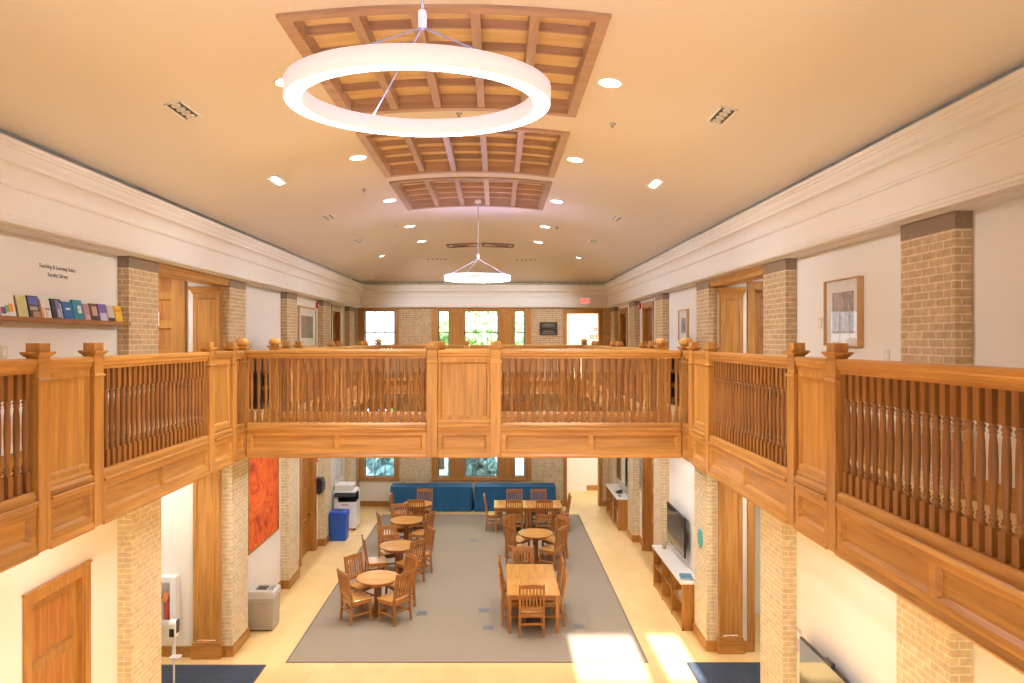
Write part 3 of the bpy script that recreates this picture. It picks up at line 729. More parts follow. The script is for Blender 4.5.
def header(name, x0, x1, y0, y1, zt):
    m = MB(); s = 1 if x1 > x0 else -1
    m.box(x0, x1, y0, y1, zt-0.12, zt-0.05); m.box(x0-0.02*s, x1, y0, y1, zt-0.05, zt-0.02); m.box(x0-0.04*s, x1, y0, y1, zt-0.02, zt-0.002)
    return struct(m.build(name, W['Y'], bev=0.004))
header('trim_90', PXL-0.02, XL-0.15, 9.69, 12.29, ZC); header('trim_91', PXR+0.02, XR+0.15, 9.96, 12.5, ZC)

# ------------------------------------------------------------------ windows of the far wall
def window(n, x0, x1, z0, z1, lights, rail):
    w, h = x1-x0, z1-z0
    t = empty('window_%d' % n, (x0, YW, z0)); t['kind'] = 'structure'
    m = MB(); m.frame(0, w, 0, h, 0.035, 0.04, 0.09)
    m.box(0.035, w-0.035, 0.045, 0.085, rail*h-0.02, rail*h+0.02); m.build('sash', W['Z'] if False else DARKSASH, t)
    if lights > 1:
        m = MB()
        for k in range(1, lights): x = w*k/lights; m.box(x-0.012, x+0.012, 0.05, 0.08, 0.035, h-0.035)
        m.build('muntins', DARKSASH, t)
    m = MB(); m.box(0.02, w-0.02, 0.062, 0.066, 0.02, h-0.02); m.build('pane', GLASS, t)
DARKSASH = plain('dark_sash', (0.16, 0.14, 0.13), 0.5)
k = 1
for (a, b), l in zip(WINS, (3, 1, 3, 1)):
    window(k, a, b, 4.95, 6.36, l, 0.5); k += 1
    window(k, a, b, 0.95, 3.2, l, 0.62); k += 1
def win_surround(name, x0, x1, z0, z1, ops):
    m = MB(); wall_cells(m, 'Y', YW-0.05, YW-0.012, x0, x1, z0, z1, [(a, b, ops[0], ops[1]) for a, b in ops[2]])
    m.box(x0-0.03, x1+0.03, YW-0.085, YW-0.012, z0, z0+0.045)
    struct(m.build(name, W['Z'], bev=0.005))
win_surround('trim_92', -4.47, -3.17, 4.85, ZC, (4.95, 6.36, WINS[:1])); win_surround('trim_93', -2.10, 1.13, 4.85, ZC, (4.95, 6.36, WINS[1:]))
win_surround('trim_94', -4.47, -3.17, 0.84, 3.4, (0.95, 3.2, WINS[:1])); win_surround('trim_95', -2.10, 1.13, 0.84, 3.4, (0.95, 3.2, WINS[1:]))
# raised boards on the mullion posts
m = MB()
for z0, z1 in ((5.0, 6.3), (1.0, 3.1)):
    for a, b in ((-1.44, -1.12), (0.14, 0.49)): m.frame(a, b, z0, z1, 0.05, YW-0.065, YW-0.05)
struct(m.build('trim_96', W['Z']))

# ------------------------------------------------------------------ outside
m = MB(); m.box(-60, 60, 23.9, 90, -0.6, -0.5); struct(m.build('ground_outside', GRASS)); m = MB(); m.box(-60, 60, -90, -5, -0.6, -0.5); struct(m.build('added_pavement', plain('bounce_paving', (0.62, 0.60, 0.56), 0.8)))  # paving behind the camera is unseen, made pale to bounce light indoors
def tree(x, y, h, r, mat, label, name='leafy_tree', n=2200, conic=False):
    t = thing(name, label, 'tree', (x, y, -0.5), group='trees beyond the far windows')
    m = MB(); k_ = 0.35 if conic else 1.0; m.lathe([(0.22*k_, 0), (0.14*k_, h*0.5), (0.05*k_, h*0.9)], seg=10); m.build('trunk', BARK, t)
    m = MB(); rnd = random.Random(int(x*10+y))
    for i in range(n):
        while True:
            p = Vector((rnd.uniform(-1, 1), rnd.uniform(-1, 1), rnd.uniform(-1, 1)))
            if p.length < 1: break
        if conic: zz = (p.z+1)/2; q = Vector((p.x*r*(1-zz), p.y*r*(1-zz), 0.15+zz*(h-0.15)))
        else: q = Vector((p.x*r, p.y*r, h*0.62 + p.z*h*0.42))
        a = Vector((rnd.uniform(-1, 1), rnd.uniform(-1, 1), rnd.uniform(-1, 1))).normalized()*rnd.uniform(.12, .26)
        b = a.cross(Vector((rnd.uniform(-1, 1), rnd.uniform(-1, 1), rnd.uniform(-1, 1)))).normalized()*a.length*0.6
        m.add([q-a, q+b, q+a, q-b], [(0, 1, 2, 3)])
    m.build('foliage', mat, t)
tree(-2.6, 33, 6.6, 2.6, LEAF, 'leafy green tree outside, left of the middle window')
tree(2.9, 31.5, 6.9, 2.4, LEAF, 'leafy green tree outside, behind the right narrow window')
tree(-4.6, 30, 2.4, 1.3, LEAFB, 'blue green spruce outside the left ground floor window', 'spruce_tree', 900, True)
tree(-0.9, 28.5, 2.6, 1.6, LEAFB, 'blue green spruce outside the middle ground floor windows', 'spruce_tree', 1100, True)
tree(0.2, 40, 9.0, 3.6, LEAF, 'tall leafy green tree farther off behind the middle window')

# ------------------------------------------------------------------ rug, mats, floor plates
def slab(name, x0, x1, y0, y1, z0, h, mat, label, cat, group=None):
    o = MB().box(-(x1-x0)/2, (x1-x0)/2, -(y1-y0)/2, (y1-y0)/2, 0, h).build(name, mat, loc=((x0+x1)/2, (y0+y1)/2, z0)); return tag(o, label, cat, group)
t = thing('carpet', 'large taupe carpet laid in the middle of the pale wooden floor', 'carpet', (-0.495, 17.14, 0))
MB().box(-3.0, 3.0, -5.07, 5.07, 0.0005, 0.010).build('pile', RUGM, t)
RUGE = plain('carpet_edge', (0.19, 0.145, 0.10), 0.95)
m = MB()
for a in ((-3.035, -3.0, -5.1, 5.1), (3.0, 3.035, -5.1, 5.1), (-3.0, 3.0, -5.1, -5.07), (-3.0, 3.0, 5.07, 5.1)): m.box(*a, 0.0005, 0.011)
m.build('border', RUGE, t)
def mat_thing(x0, x1, y0, y1, label):
    t = thing('entrance_mat', label, 'mat', ((x0+x1)/2, (y0+y1)/2, 0), group='dark entrance mats'); a, b = (x1-x0)/2, (y1-y0)/2
    m = MB(); m.box(-a, a, -b, b, 0.0005, 0.010)
    for k in range(int(b*2/0.06)): m.box(-a+0.03, a-0.03, -b+0.03+k*0.06, -b+0.055+k*0.06, 0.010, 0.014)
    m.build('ribbed_pile', MAT, t)
    m = MB(); m.frame(-a-0.03, a+0.03, -b-0.03, b+0.03, 0.03, 0, 0.009); m.v = [(x, z, y) for x, y, z in m.v]; m.build('rubber_edge', DARK, t)
mat_thing(-5.9, -3.85, 9.9, 11.93, 'dark blue ribbed mat at the left side under the sanitizer stand')
mat_thing(3.20, 5.0, 10.1, 12.02, 'dark blue ribbed mat at the right side before the oak pilaster')
OUTM = plain('floor_plate', (0.17, 0.17, 0.18), 0.5, metal=0.2)
for x, y, w in ((-1.47, 14.2, 'right of the nearest round table'), (-0.62, 19.4, 'between the far tables'), (-0.25, 14.35, 'left of the long table, farther one'), (-0.15, 13.5, 'left of the long table, nearer one'), (1.55, 13.55, 'right of the long table')):
    t = thing('floor_outlet', f'small grey floor outlet plate in the carpet {w}', 'floor outlet', (x, y, 0.0105), group='floor outlet plates')
    MB().box(-0.10, 0.10, -0.10, 0.10, 0, 0.004).build('plate', OUTM, t); MB().frame(-0.07, 0.07, -0.07, 0.07, 0.012, 0.004, 0.006).xf(Matrix.Rotation(-PI/2, 4, 'X') @ Matrix.Scale(1, 4)).xf(Matrix.Translation((0, 0, 0))).build('lid', GREY, t)

# ------------------------------------------------------------------ tables and chairs
ZRUG = 0.0115
def make_chair(loc, rz, label, group):
    t = thing('dining_chair', label, 'chair', loc, rz, group)       # local: faces +y, back at -y
    w = 0.215; yf, yb = 0.21, -0.20
    def rear(s):
        m = MB(); x0 = s*w-0.019; x1 = s*w+0.019
        m.ext([(yb-0.045, 0), (yb-0.008, 0), (yb+0.02, 0.42), (yb-0.075, 0.985), (yb-0.11, 0.985), (yb-0.022, 0.44)], 'X', x0, x1); return m
    for s in (-1, 1):
        MB().box(s*w-0.02, s*w+0.02, yf-0.04, yf, 0, 0.425).build('leg', WC['Z'], t, bev=0.004)
        rear(s).build('leg', WC['Z'], t)
    m = MB(); m.ext([(-w-0.012, yb+0.02), (w+0.012, yb+0.02), (w+0.03, yf+0.02), (-w-0.03, yf+0.02)], 'Z', 0.425, 0.455); m.build('seat', WT['Y'], t, bev=0.01)
    m = MB(); m.box(-w+0.02, w-0.02, yf-0.035, yf-0.01, 0.365, 0.425); m.box(-w+0.02, w-0.02, yb-0.015, yb+0.012, 0.365, 0.425)
    for s in (-1, 1): m.box(s*w-0.012, s*w+0.012, yb+0.01, yf-0.04, 0.365, 0.425)
    m.build('apron', WC['X'], t)
    def by(z): return yb - 0.005 - (z-0.43)*0.165      # y of the raked back at height z
    n = 8; m = MB()
    for k in range(n):          # gently arched crest rail
        a = -w+0.019+(2*w-0.038)*k/n; b = -w+0.019+(2*w-0.038)*(k+1)/n
        za, zb = 0.965+0.022*math.cos(a/w*PI/2), 0.965+0.022*math.cos(b/w*PI/2); zl = 0.90
        vs = [(a, by(zl)-0.013, zl), (b, by(zl)-0.013, zl), (b, by(zl)+0.013, zl), (a, by(zl)+0.013, zl), (a, by(za)-0.013, za), (b, by(zb)-0.013, zb), (b, by(zb)+0.013, zb), (a, by(za)+0.013, za)]
        m.add(vs, [(0,3,2,1),(4,5,6,7),(0,1,5,4),(1,2,6,5),(2,3,7,6),(3,0,4,7)])
    m.build('crest_rail', WC['X'], t)
    m = MB(); m.box(-w+0.019, w-0.019, by(0.54)-0.012, by(0.54)+0.012, 0.515, 0.56); m.build('lower_rail', WC['X'], t)
    for k in range(6):
        x = -0.155+0.062*k; m = MB()
        m.ext([(by(0.55)-0.007, 0.55), (by(0.55)+0.007, 0.55), (by(0.91)+0.007, 0.91), (by(0.91)-0.007, 0.91)], 'X', x-0.015, x+0.015); m.build('slat', WC['Z'], t)
    for s in (-1, 1): m = MB(); m.box(s*w-0.009, s*w+0.009, yb-0.01, yf-0.03, 0.16, 0.195); m.build('stretcher', WC['Y'], t)
    m = MB(); m.box(-w+0.01, w-0.01, yf-0.03, yf-0.012, 0.20, 0.235); m.build('stretcher', WC['X'], t)
    m = MB(); m.box(-w+0.01, w-0.01, yb-0.025, yb-0.007, 0.22, 0.255); m.build('stretcher', WC['X'], t)
    return t
proto = [None]
def chair(bx, by_, dirx, diry, label, group, d=0.28):
    """bx, by_: where the top of the back stands; dirx, diry: the way the sitter looks."""
    L = math.hypot(dirx, diry); ux, uy = dirx/L, diry/L
    x, y = bx+ux*d, by_+uy*d; rz = math.atan2(-ux, uy)
    if proto[0] is None: proto[0] = make_chair((x, y, ZRUG), rz, label, group)
    else: copy_tree(proto[0], (x, y, ZRUG), rz, label, group)
def round_table(x, y, r, label):
    t = thing('round_table', label, 'table', (x, y, ZRUG), group='round oak pedestal tables')
    m = MB(); m.lathe([(r-0.02, 0.685), (r-0.004, 0.692), (r, 0.702), (r, 0.715), (r-0.006, 0.72)], seg=40); m.build('tabletop', WT['X'], t)
    m = MB(); m.lathe([(r-0.09, 0.62), (r-0.09, 0.685)], seg=32); m.build('apron', WC['X'], t)
    m = MB(); m.box(-0.065, 0.065, -0.065, 0.065, 0.07, 0.62); m.build('pedestal', WD['Z'], t, bev=0.006)
    m = MB()
    m.ext([(-0.19, 0), (0.19, 0), (0.19, 0.04), (0.08, 0.09), (-0.08, 0.09), (-0.19, 0.04)], 'Y', -0.04, 0.04)
    m.ext([(-0.19, 0), (0.19, 0), (0.19, 0.04), (0.08, 0.09), (-0.08, 0.09), (-0.19, 0.04)], 'X', -0.04, 0.04)
    m.build('cross_foot', WD['X'], t)
def square_table(x0, x1, y0, y1, label, group):
    t = thing('square_table', label, 'table', ((x0+x1)/2, (y0+y1)/2, ZRUG), group=group); a, b = (x1-x0)/2-0.001, (y1-y0)/2-0.001
    MB().box(-a, a, -b, b, 0.687, 0.72).build('tabletop', WT['Y'], t, bev=0.005)
    m = MB(); m.box(-a+0.06, a-0.06, -b+0.045, -b+0.07, 0.60, 0.687); m.box(-a+0.06, a-0.06, b-0.07, b-0.045, 0.60, 0.687); m.box(-a+0.045, -a+0.07, -b+0.06, b-0.06, 0.60, 0.687); m.box(a-0.07, a-0.045, -b+0.06, b-0.06, 0.60, 0.687); m.build('apron', WC['X'], t)
    for sx in (-1, 1):
        for sy in (-1, 1):
            m = MB(); cx, cy = sx*(a-0.05), sy*(b-0.05); m.frustum(cx, cy, 0, 0.026, 0.026, 0.687, 0.035, 0.035); m.build('leg', WC['Z'], t)
rt = [(-2.34, 14.2, 'nearest round oak table in the left row of the carpet'), (-2.24, 16.4, 'second round oak table in the left row'), (-2.34, 18.72, 'third round oak table in the left row'), (-2.25, 20.6, 'farthest round oak table, before the blue cloths'), (0.943, 17.46, 'round oak table in the right row behind the long table')]
for x, y, l in rt: round_table(x, y, 0.42, l)
square_table(0.19, 1.17, 13.2, 14.1, 'near half of the long oak table pair in the right foreground', 'square oak tables'); square_table(0.19, 1.17, 14.1, 15.0, 'far half of the long oak table pair in the right foreground', 'square oak tables')
square_table(-0.07, 0.89, 20.06, 21.0, 'left half of the oak table pair before the blue cloths', 'square oak tables'); square_table(0.89, 1.85, 20.06, 21.0, 'right half of the oak table pair before the blue cloths', 'square oak tables')
G1, G2 = 'chairs round the left row of tables', 'chairs round the right row of tables'
S = 'slat back chair'
CH = [(-2.92, 13.70, 1, .75, f'{S} at the nearest round table, front left place', G1), (-1.74, 13.68, -1, .75, f'{S} at the nearest round table, front right place', G1),
      (-2.94, 14.78, 1, -.75, f'{S} at the nearest round table, back left place', G1), (-1.74, 14.78, -1, -.75, f'{S} at the nearest round table, back right place', G1),
      (-2.97, 16.08, 1, .3, f'{S} at the second round table of the left row, left side', G1), (-2.60, 17.10, .5, -1, f'{S} at the second round table of the left row, far left', G1),
      (-1.72, 15.86, -.8, .7, f'{S} at the second round table of the left row, near right', G1), (-1.54, 16.88, -1, -.45, f'{S} at the second round table of the left row, far right', G1),
      (-3.02, 18.40, 1, .35, f'{S} at the third round table of the left row, left side', G1), (-2.62, 19.36, .4, -1, f'{S} at the third round table of the left row, far side', G1), (-1.68, 18.42, -1, .35, f'{S} at the third round table of the left row, right side', G1),
      (-3.03, 20.68, 1, 0, f'{S} at the farthest round table, left side', G1), (-2.22, 19.88, .05, 1, f'{S} at the farthest round table, near side, back to camera', G1), (-2.12, 21.32, -.1, -1, f'{S} at the farthest round table, far side against the blue cloth', G1),
      (0.64, 12.98, 0, 1, f'{S} at the near end of the long table, back to the camera', G2), (0.57, 15.36, 0, -1, f'{S} at the far end of the long table', G2),
      (0.06, 14.54, 1, 0, f'{S} on the left side of the long table, farther one', G2), (0.06, 13.77, 1, 0, f'{S} on the left side of the long table, nearer one', G2),
      (1.32, 14.54, -1, 0, f'{S} on the right side of the long table, farther one', G2), (1.32, 13.77, -1, 0, f'{S} on the right side of the long table, nearer one', G2),
      (0.30, 17.0, 1, .6, f'{S} at the round table of the right row, near left', G2), (0.30, 18.06, 1, -.7, f'{S} at the round table of the right row, far left', G2),
      (1.54, 16.95, -1, .7, f'{S} at the round table of the right row, near right', G2), (1.66, 18.0, -1, -.7, f'{S} at the round table of the right row, far right', G2),
      (0.49, 19.85, 0, 1, f'{S} at the far table pair, near side, left one', G2), (1.32, 19.85, 0, 1, f'{S} at the far table pair, near side, right one', G2),
      (0.53, 21.25, 0, -1, f'{S} at the far table pair, far side, left one', G2), (1.24, 21.25, 0, -1, f'{S} at the far table pair, far side, right one', G2),
      (-0.34, 20.53, 1, 0, f'{S} at the left end of the far table pair', G2), (2.09, 20.53, -1, 0, f'{S} at the right end of the far table pair', G2)]
for c in CH: chair(*c)

def cloth_table(x0, x1, y0, y1, h, label):
    t = thing('cloth_covered_table', label, 'table', ((x0+x1)/2, (y0+y1)/2, 0), group='tables under blue cloths'); a, b = (x1-x0)/2, (y1-y0)/2
    rnd = random.Random(int(x0*100)); N = 120; per = []
    for k in range(N):
        s = k/N*4*(a+b)
        if s < 2*a: p = (-a+s, -b); nrm = (0, -1)
        elif s < 2*a+2*b: p = (a, -b+s-2*a); nrm = (1, 0)
        elif s < 4*a+2*b: p = (a-(s-2*a-2*b), b); nrm = (0, 1)
        else: p = (-a, b-(s-4*a-2*b)); nrm = (-1, 0)
        per.append((p, nrm, s))
    m = MB(); rows = [(h, 0.0), (h-0.012, 0.008), (h*0.7, 0.35), (h*0.35, 0.75), (0.012, 1.0)]
    for z, f in rows:
        for p, nrm, s in per:
            o = 0.008 + f*(0.018 + 0.014*math.sin(s*26) + 0.009*math.sin(s*11+1.3)); o = min(o, 0.04)
            m.v.append((p[0]+nrm[0]*o, p[1]+nrm[1]*o*(1 if nrm[1] <= 0 else 0.3), z))
    for r in range(len(rows)-1):
        for k in range(N):
            k2 = (k+1) % N; m.f.append((r*N+k, r*N+k2, (r+1)*N+k2, (r+1)*N+k)); m.sm.append(True)
    m.f.append(tuple(range(N))); m.sm.append(False)
    m.build('tablecloth', CLOTH, t)
    MB().box(-a+0.02, a-0.02, -b+0.02, b-0.02, h-0.04, h-0.004).build('tabletop', LAMIN, t)
cloth_table(-3.34, -0.785, 22.66, 23.22, 0.78, 'long table under a dark blue cloth below the far windows, left one')
cloth_table(-0.68, 1.86, 22.66, 23.22, 0.78, 'long table under a dark blue cloth below the far windows, right one')

# ------------------------------------------------------------------ left ground floor things
t = thing('fire_extinguisher_cabinet', 'white wall cabinet with a glass door holding a fire extinguisher', 'cabinet', (-5.66, 12.287, 0.59))
m = MB(); m.box(-0.26, 0.26, -0.16, 0, 0, 0.03); m.box(-0.26, 0.26, -0.16, 0, 0.79, 0.82); m.box(-0.26, -0.23, -0.16, 0, 0.03, 0.79); m.box(0.23, 0.26, -0.16, 0, 0.03, 0.79); m.box(-0.23, 0.23, -0.02, 0, 0.03, 0.79); m.build('box', WHITEM, t)
m = MB(); m.frame(-0.265, 0.265, 0, 0.82, 0.10, -0.18, -0.16); dr = m.build('door', WHITEM, t, bev=0.004)
m = MB(); m.box(-0.166, 0.166, -0.172, -0.168, 0.1, 0.72); m.build('pane', GLASS, dr)
t = thing('fire_extinguisher', 'red fire extinguisher with an orange tag inside the white wall cabinet', 'fire extinguisher', (-5.57, 12.203, 0.622))
m = MB(); m.lathe([(0.054, 0), (0.06, 0.01), (0.06, 0.30), (0.05, 0.345), (0.025, 0.37), (0.022, 0.39)], seg=18); m.build('cylinder', RED, t)
m = MB(); m.box(-0.015, 0.015, -0.03, 0.03, 0.39, 0.43); m.box(-0.10, 0.02, -0.012, 0.012, 0.43, 0.45); m.build('valve_handle', BLACK, t)
m = MB(); m.tube([(-0.02, 0, 0.41), (-0.10, 0, 0.42), (-0.12, 0, 0.3), (-0.115, 0, 0.08)], 0.013); m.build('hose', BLACK, t)
m = MB(); m.box(-0.055, 0.035, -0.066, -0.063, -0.075, 0.075); m.xf(Matrix.Translation((0, 0, 0.44)) @ Matrix.Rotation(0.3, 4, 'Y')).build('tag', ORANGE, t)

t = thing('hand_sanitizer_stand', 'white hand sanitizer dispenser on a slim stand over the left mat', 'sanitizer stand', (-4.93, 11.0, 0.0145))
m = MB(); m.lathe([(0.15, 0), (0.15, 0.012), (0.03, 0.03)], seg=24); m.build('base', WHITEM, t)
m = MB(); m.lathe([(0.016, 0.03), (0.016, 0.80)], seg=12); m.build('pole', WHITEM, t)
m = MB(); m.box(-0.025, 0.025, -0.01, 0.01, 0.55, 0.98); m.build('back_plate', WHITEM, t)
m = MB(); m.box(-0.03, 0.12, -0.10, 0.02, 0.55, 0.575); m.build('drip_tray', WHITEM, t, bev=0.004)
m = MB(); m.ext([(-0.07, 0.86), (0.05, 0.84), (0.06, 0.90), (0.06, 1.07), (0.04, 1.11), (-0.06, 1.10), (-0.075, 1.06)], 'X', -0.055, 0.055); m.build('dispenser_body', WHITE, t, bev=0.012)
m = MB(); m.box(-0.035, 0.035, -0.082, -0.068, 0.88, 1.0); m.build('window', BLACK, t)
m = MB(); m.box(0.052, 0.066, -0.04, 0.05, 0.92, 1.115); m.build('side_cover', DARK, t)

t = thing('waste_bin', 'square grey waste bin with a slotted top beside the left wall', 'bin', (-4.38, 13.55, 0))
m = MB(); m.frustum(0, 0, 0.02, 0.23, 0.21, 0.60, 0.245, 0.225); m.build('body', BINM, t, bev=0.012)
m = MB(); m.frustum(0, 0, 0.0, 0.215, 0.195, 0.02, 0.225, 0.205); m.build('base', DARK, t)
m = MB(); m.frame(-0.19, 0.19, 0.06, 0.54, 0.02, -0.236, -0.222); m.build('front_moulding', BINM, t)
m = MB(); m.box(-0.25, 0.25, -0.23, 0.23, 0.60, 0.71); m.frustum(0, 0, 0.71, 0.25, 0.23, 0.735, 0.235, 0.215); ld = m.build('lid', BINL, t, bev=0.008)
m = MB(); m.box(-0.12, 0.08, -0.10, 0.12, 0.7345, 0.739); m.build('opening', BLACK, ld)
for k in range(2): m = MB(); m.box(0.12+0.05*k, 0.145+0.05*k, -0.10, 0.12, 0.7345, 0.738); m.build('slot', DARK, ld)

def picture(side, y0, y1, z0, z1, d, fw, framemat, mat_border, art, label, name='framed_picture', glassy=True):
    """hung on a long wall; side l faces +X, r faces -X."""
    w = y1-y0; h = z1-z0
    if side == 'l': loc, rz = (XL+0.002, y0, z0), PI/2
    else: loc, rz = (XR-0.002, y1, z0), -PI/2
    t = thing(name, label, 'picture', loc, rz)
    m = MB(); m.frame(0, w, 0, h, fw, -d, 0); m.build('frame', framemat, t, bev=0.003)
    if mat_border:
        b = mat_border; m = MB(); m.frame(fw, w-fw, fw, h-fw, b, -d*0.5, -d*0.5+0.006); m.build('mount', PAPER, t)
        x0 = fw+b
    else: x0 = fw
    MB().box(x0, w-x0, -d*0.45, -d*0.45+0.008, x0, h-x0).build('print', art, t)
    if mat_border: MB().box(fw, w-fw, -d*0.75, -d*0.75+0.003, fw, h-fw).build('glazing', GLASS, t)
    return t
picture('l', 13.5, 15.38, 1.36, 3.25, 0.05, 0.03, W['Z'], 0, REDART, 'large red and orange abstract painting above the grey waste bin', 'abstract_painting')
picture('l', 20.7, 21.95, 1.2, 2.5, 0.03, 0.025, WHITEM, 0.12, ART3, 'pale framed print on the left wall above the printer')
picture('l', 16.95, 18.55, 5.22, 6.22, 0.05, 0.05, FRAMEW, 0.18, ART2, 'framed landscape print with a wide white mount on the left gallery wall')
picture('r', 7.50, 8.28, 5.33, 6.07, 0.07, 0.012, FRAMEW, 0.13, ART1, 'framed grey print with pale wood frame on the near right gallery wall')
picture('r', 14.3, 15.0, 5.38, 6.02, 0.05, 0.03, FRAMEW, 0.14, ART4, 'small framed print with a dark figure on the right gallery wall')
picture('r', 18.6, 19.15, 1.45, 2.3, 0.02, 0.02, BLACK, 0.03, ART5, 'narrow framed poster past the right ground floor doorway')

t = thing('paper_towel_dispenser', 'black paper towel dispenser on the left ground floor wall', 'dispenser', (XL, 18.66, 1.42))
m = MB(); m.ext([(0, 0.05), (0.14, 0.0), (0.20, 0.06), (0.215, 0.30), (0.18, 0.40), (0, 0.42)], 'Y', -0.15, 0.15); m.build('cover', BLACK, t, bev=0.015)
m = MB(); m.ext([(0.15, 0.03), (0.21, 0.08), (0.222, 0.28), (0.19, 0.385), (0.16, 0.39)], 'Y', 0.15, 0.165); m.build('side_window', TEAL, t)

t = thing('recycling_bin', 'blue plastic recycling bin on the floor beside the printer', 'bin', (-4.26, 19.52, 0))
m = MB(); m.frustum(0, 0, 0.0, 0.21, 0.19, 0.62, 0.225, 0.205); m.build('body', BLUEB, t, bev=0.012)
m = MB(); m.box(-0.235, 0.235, -0.215, 0.215, 0.62, 0.75); m.frustum(0, 0, 0.75, 0.235, 0.215, 0.785, 0.20, 0.18); ld = m.build('lid', BLUEB, t, bev=0.01)
m = MB(); m.box(-0.12, 0.12, -0.06, 0.06, 0.784, 0.789); m.build('opening', BLACK, ld)

t = thing('copier', 'white office copier with a black paper slot near the far left corner', 'printer', (-4.30, 20.75, 0))
m = MB(); m.box(-0.31, 0.31, -0.32, 0.32, 0.05, 0.80); m.build('cabinet', WHITE, t, bev=0.012)
m = MB(); m.box(-0.31, -0.2, -0.3, 0.32, 0.80, 1.02); m.box(-0.2, 0.31, 0.15, 0.32, 0.80, 1.02); m.build('rear_column', WHITE, t)
m = MB(); m.box(-0.2, 0.305, -0.315, 0.15, 0.80, 0.83); m.box(-0.2, 0.30, 0.135, 0.15, 0.83, 1.02); m.box(-0.2, -0.19, -0.3, 0.15, 0.83, 1.02); m.build('output_tray', BLACK, t)
m = MB(); m.box(-0.33, 0.28, -0.30, 0.32, 1.02, 1.10); m.box(-0.30, 0.20, -0.24, 0.32, 1.10, 1.26); m.build('scanner', WHITE, t, bev=0.015)
m = MB(); m.ext([(-0.42, 0.98), (-0.30, 1.06), (-0.30, 1.02), (-0.41, 0.955)], 'X', -0.30, 0.31); m.build('control_panel', BLACK, t)
for z in (0.12, 0.34, 0.56):
    dr = MB().box(-0.28, 0.28, -0.328, -0.32, z, z+0.2).build('paper_drawer', WHITEM, t); MB().box(-0.10, 0.10, -0.332, -0.328, z+0.15, z+0.17).build('drawer_grip', DARK, dr)
for a in (-0.25, 0.25):
    for b in (-0.26, 0.26): MB().box(a-0.03, a+0.03, b-0.03, b+0.03, 0, 0.05).build('caster', BLACK, t)

def small_box(name, loc, dims, mat, label, cat, group=None, inner=None):
    a, b, c = dims; t = thing(name, label, cat, loc, group=group)
    MB().box(-a, a, -b, b, -c, c).build('housing', mat, t, bev=0.004)
    return t
def alarm(loc, label):      # red strobe, on a face that looks down the hall
    t = small_box('wall_mounted_fire_alarm', loc, (0.025, 0.055, 0.075), RED, label, 'fire alarm', 'red fire alarms'); s = 1 if loc[0] < 0 else -1
    MB().box(min(s*0.025, s*0.045), max(s*0.025, s*0.045), -0.03, 0.03, -0.03, 0.03).build('strobe', WHITE, t)
alarm((XL+0.027, 18.72, 2.31), 'red fire alarm above the paper towel dispenser'); alarm((XL+0.027, 18.72, 6.30), 'red fire alarm high on the left gallery wall'); alarm((XR-0.027, 19.1, 6.30), 'red fire alarm high on the right gallery wall')
def switch(side, y, z, label):
    s = 1 if side == 'l' else -1; x = XL+0.006 if side == 'l' else XR-0.006
    t = small_box('light_switch', (x, y, z), (0.005, 0.045, 0.065), plain('ivory_plate', (0.72, 0.66, 0.55), 0.4), label, 'switch', 'wall switch plates')
    MB().box(min(0, s*0.010), max(0, s*0.010), -0.012, 0.012, -0.03, 0.03).build('rocker', WHITE, t)
switch('r', 8.5, 5.6, 'small switch plate left of the near framed print'); switch('r', 7.05, 5.24, 'small switch plate right of the near framed print, by the brick pier'); switch('l', 6.85, 5.28, 'small switch plate under the book ledge'); switch('l', 16.9, 1.35, 'small switch plate left of the panelled jamb on the ground floor')

# ------------------------------------------------------------------ right ground floor things
def console(y0, y1, x0, label, items):
    t = thing('console_shelf', label, 'shelf unit', ((x0+3.80)/2, (y0+y1)/2, 0), group='white topped shelf units'); a = (3.80-x0)/2; b = (y1-y0)/2; H = 0.90
    MB().box(-a-0.03, a, -b-0.02, b+0.02, H-0.035, H).build('countertop', LAMIN, t, bev=0.004)
    m = MB(); m.box(a-0.02, a, -b, b, 0.05, H-0.035); m.build('back_panel', W['Z'], t)
    for k in range(4):
        y = -b + (2*b-0.03)*k/3; MB().box(-a, a-0.02, y, y+0.03, 0, H-0.035).build('upright', W['Z'], t)
    bw = (2*b-0.03)/3
    for k in range(3):
        y = -b+bw*k+0.03
        MB().box(-a+0.01, a-0.02, y, y+bw-0.03, 0.06, 0.085).build('shelf_board', W['Y'], t); MB().box(-a+0.03, a-0.02, y, y+bw-0.03, 0.46, 0.485).build('shelf_board', W['Y'], t)
    MB().box(-a+0.02, -a+0.035, -b, b, 0.0, 0.06).build('toe_kick', W['Y'], t)
console(13.36, 15.80, 3.44, 'near white topped wooden shelf unit under the right wall television', None)
console(20.42, 22.55, 3.44, 'far white topped wooden shelf unit under the distant television', None)
BK = [plain('book_%d' % i, c, 0.5) for i, c in enumerate([(0.55, 0.50, 0.42), (0.12, 0.14, 0.2), (0.5, 0.12, 0.08), (0.75, 0.72, 0.66), (0.1, 0.25, 0.35), (0.45, 0.3, 0.15)])]
def stack(x, y, z, n, where, w=0.11, d=0.15, col0=0):
    h = z
    nm = ['bottom', 'second', 'third', 'fourth']
    cn = ['beige', 'navy', 'red', 'white', 'teal', 'brown']
    for k in range(n):
        c = (col0+k) % 6; th = 0.022
        t = thing('book', f'{cn[c]} book lying flat {where}, {nm[k]} from below', 'book', (x, y, h+0.0005), random.uniform(-.15, .15), 'books in the shelf units')
        m = MB(); m.box(-w, w, -d, d, 0, 0.003); m.box(-w, w, -d, d, th-0.003, th); m.box(w-0.004, w, -d, d, 0, th); m.build('cover', BK[c], t)
        MB().box(-w+0.006, w-0.005, -d+0.005, d-0.005, 0.003, th-0.003).build('pages', PAPER, t); h += th+0.0008
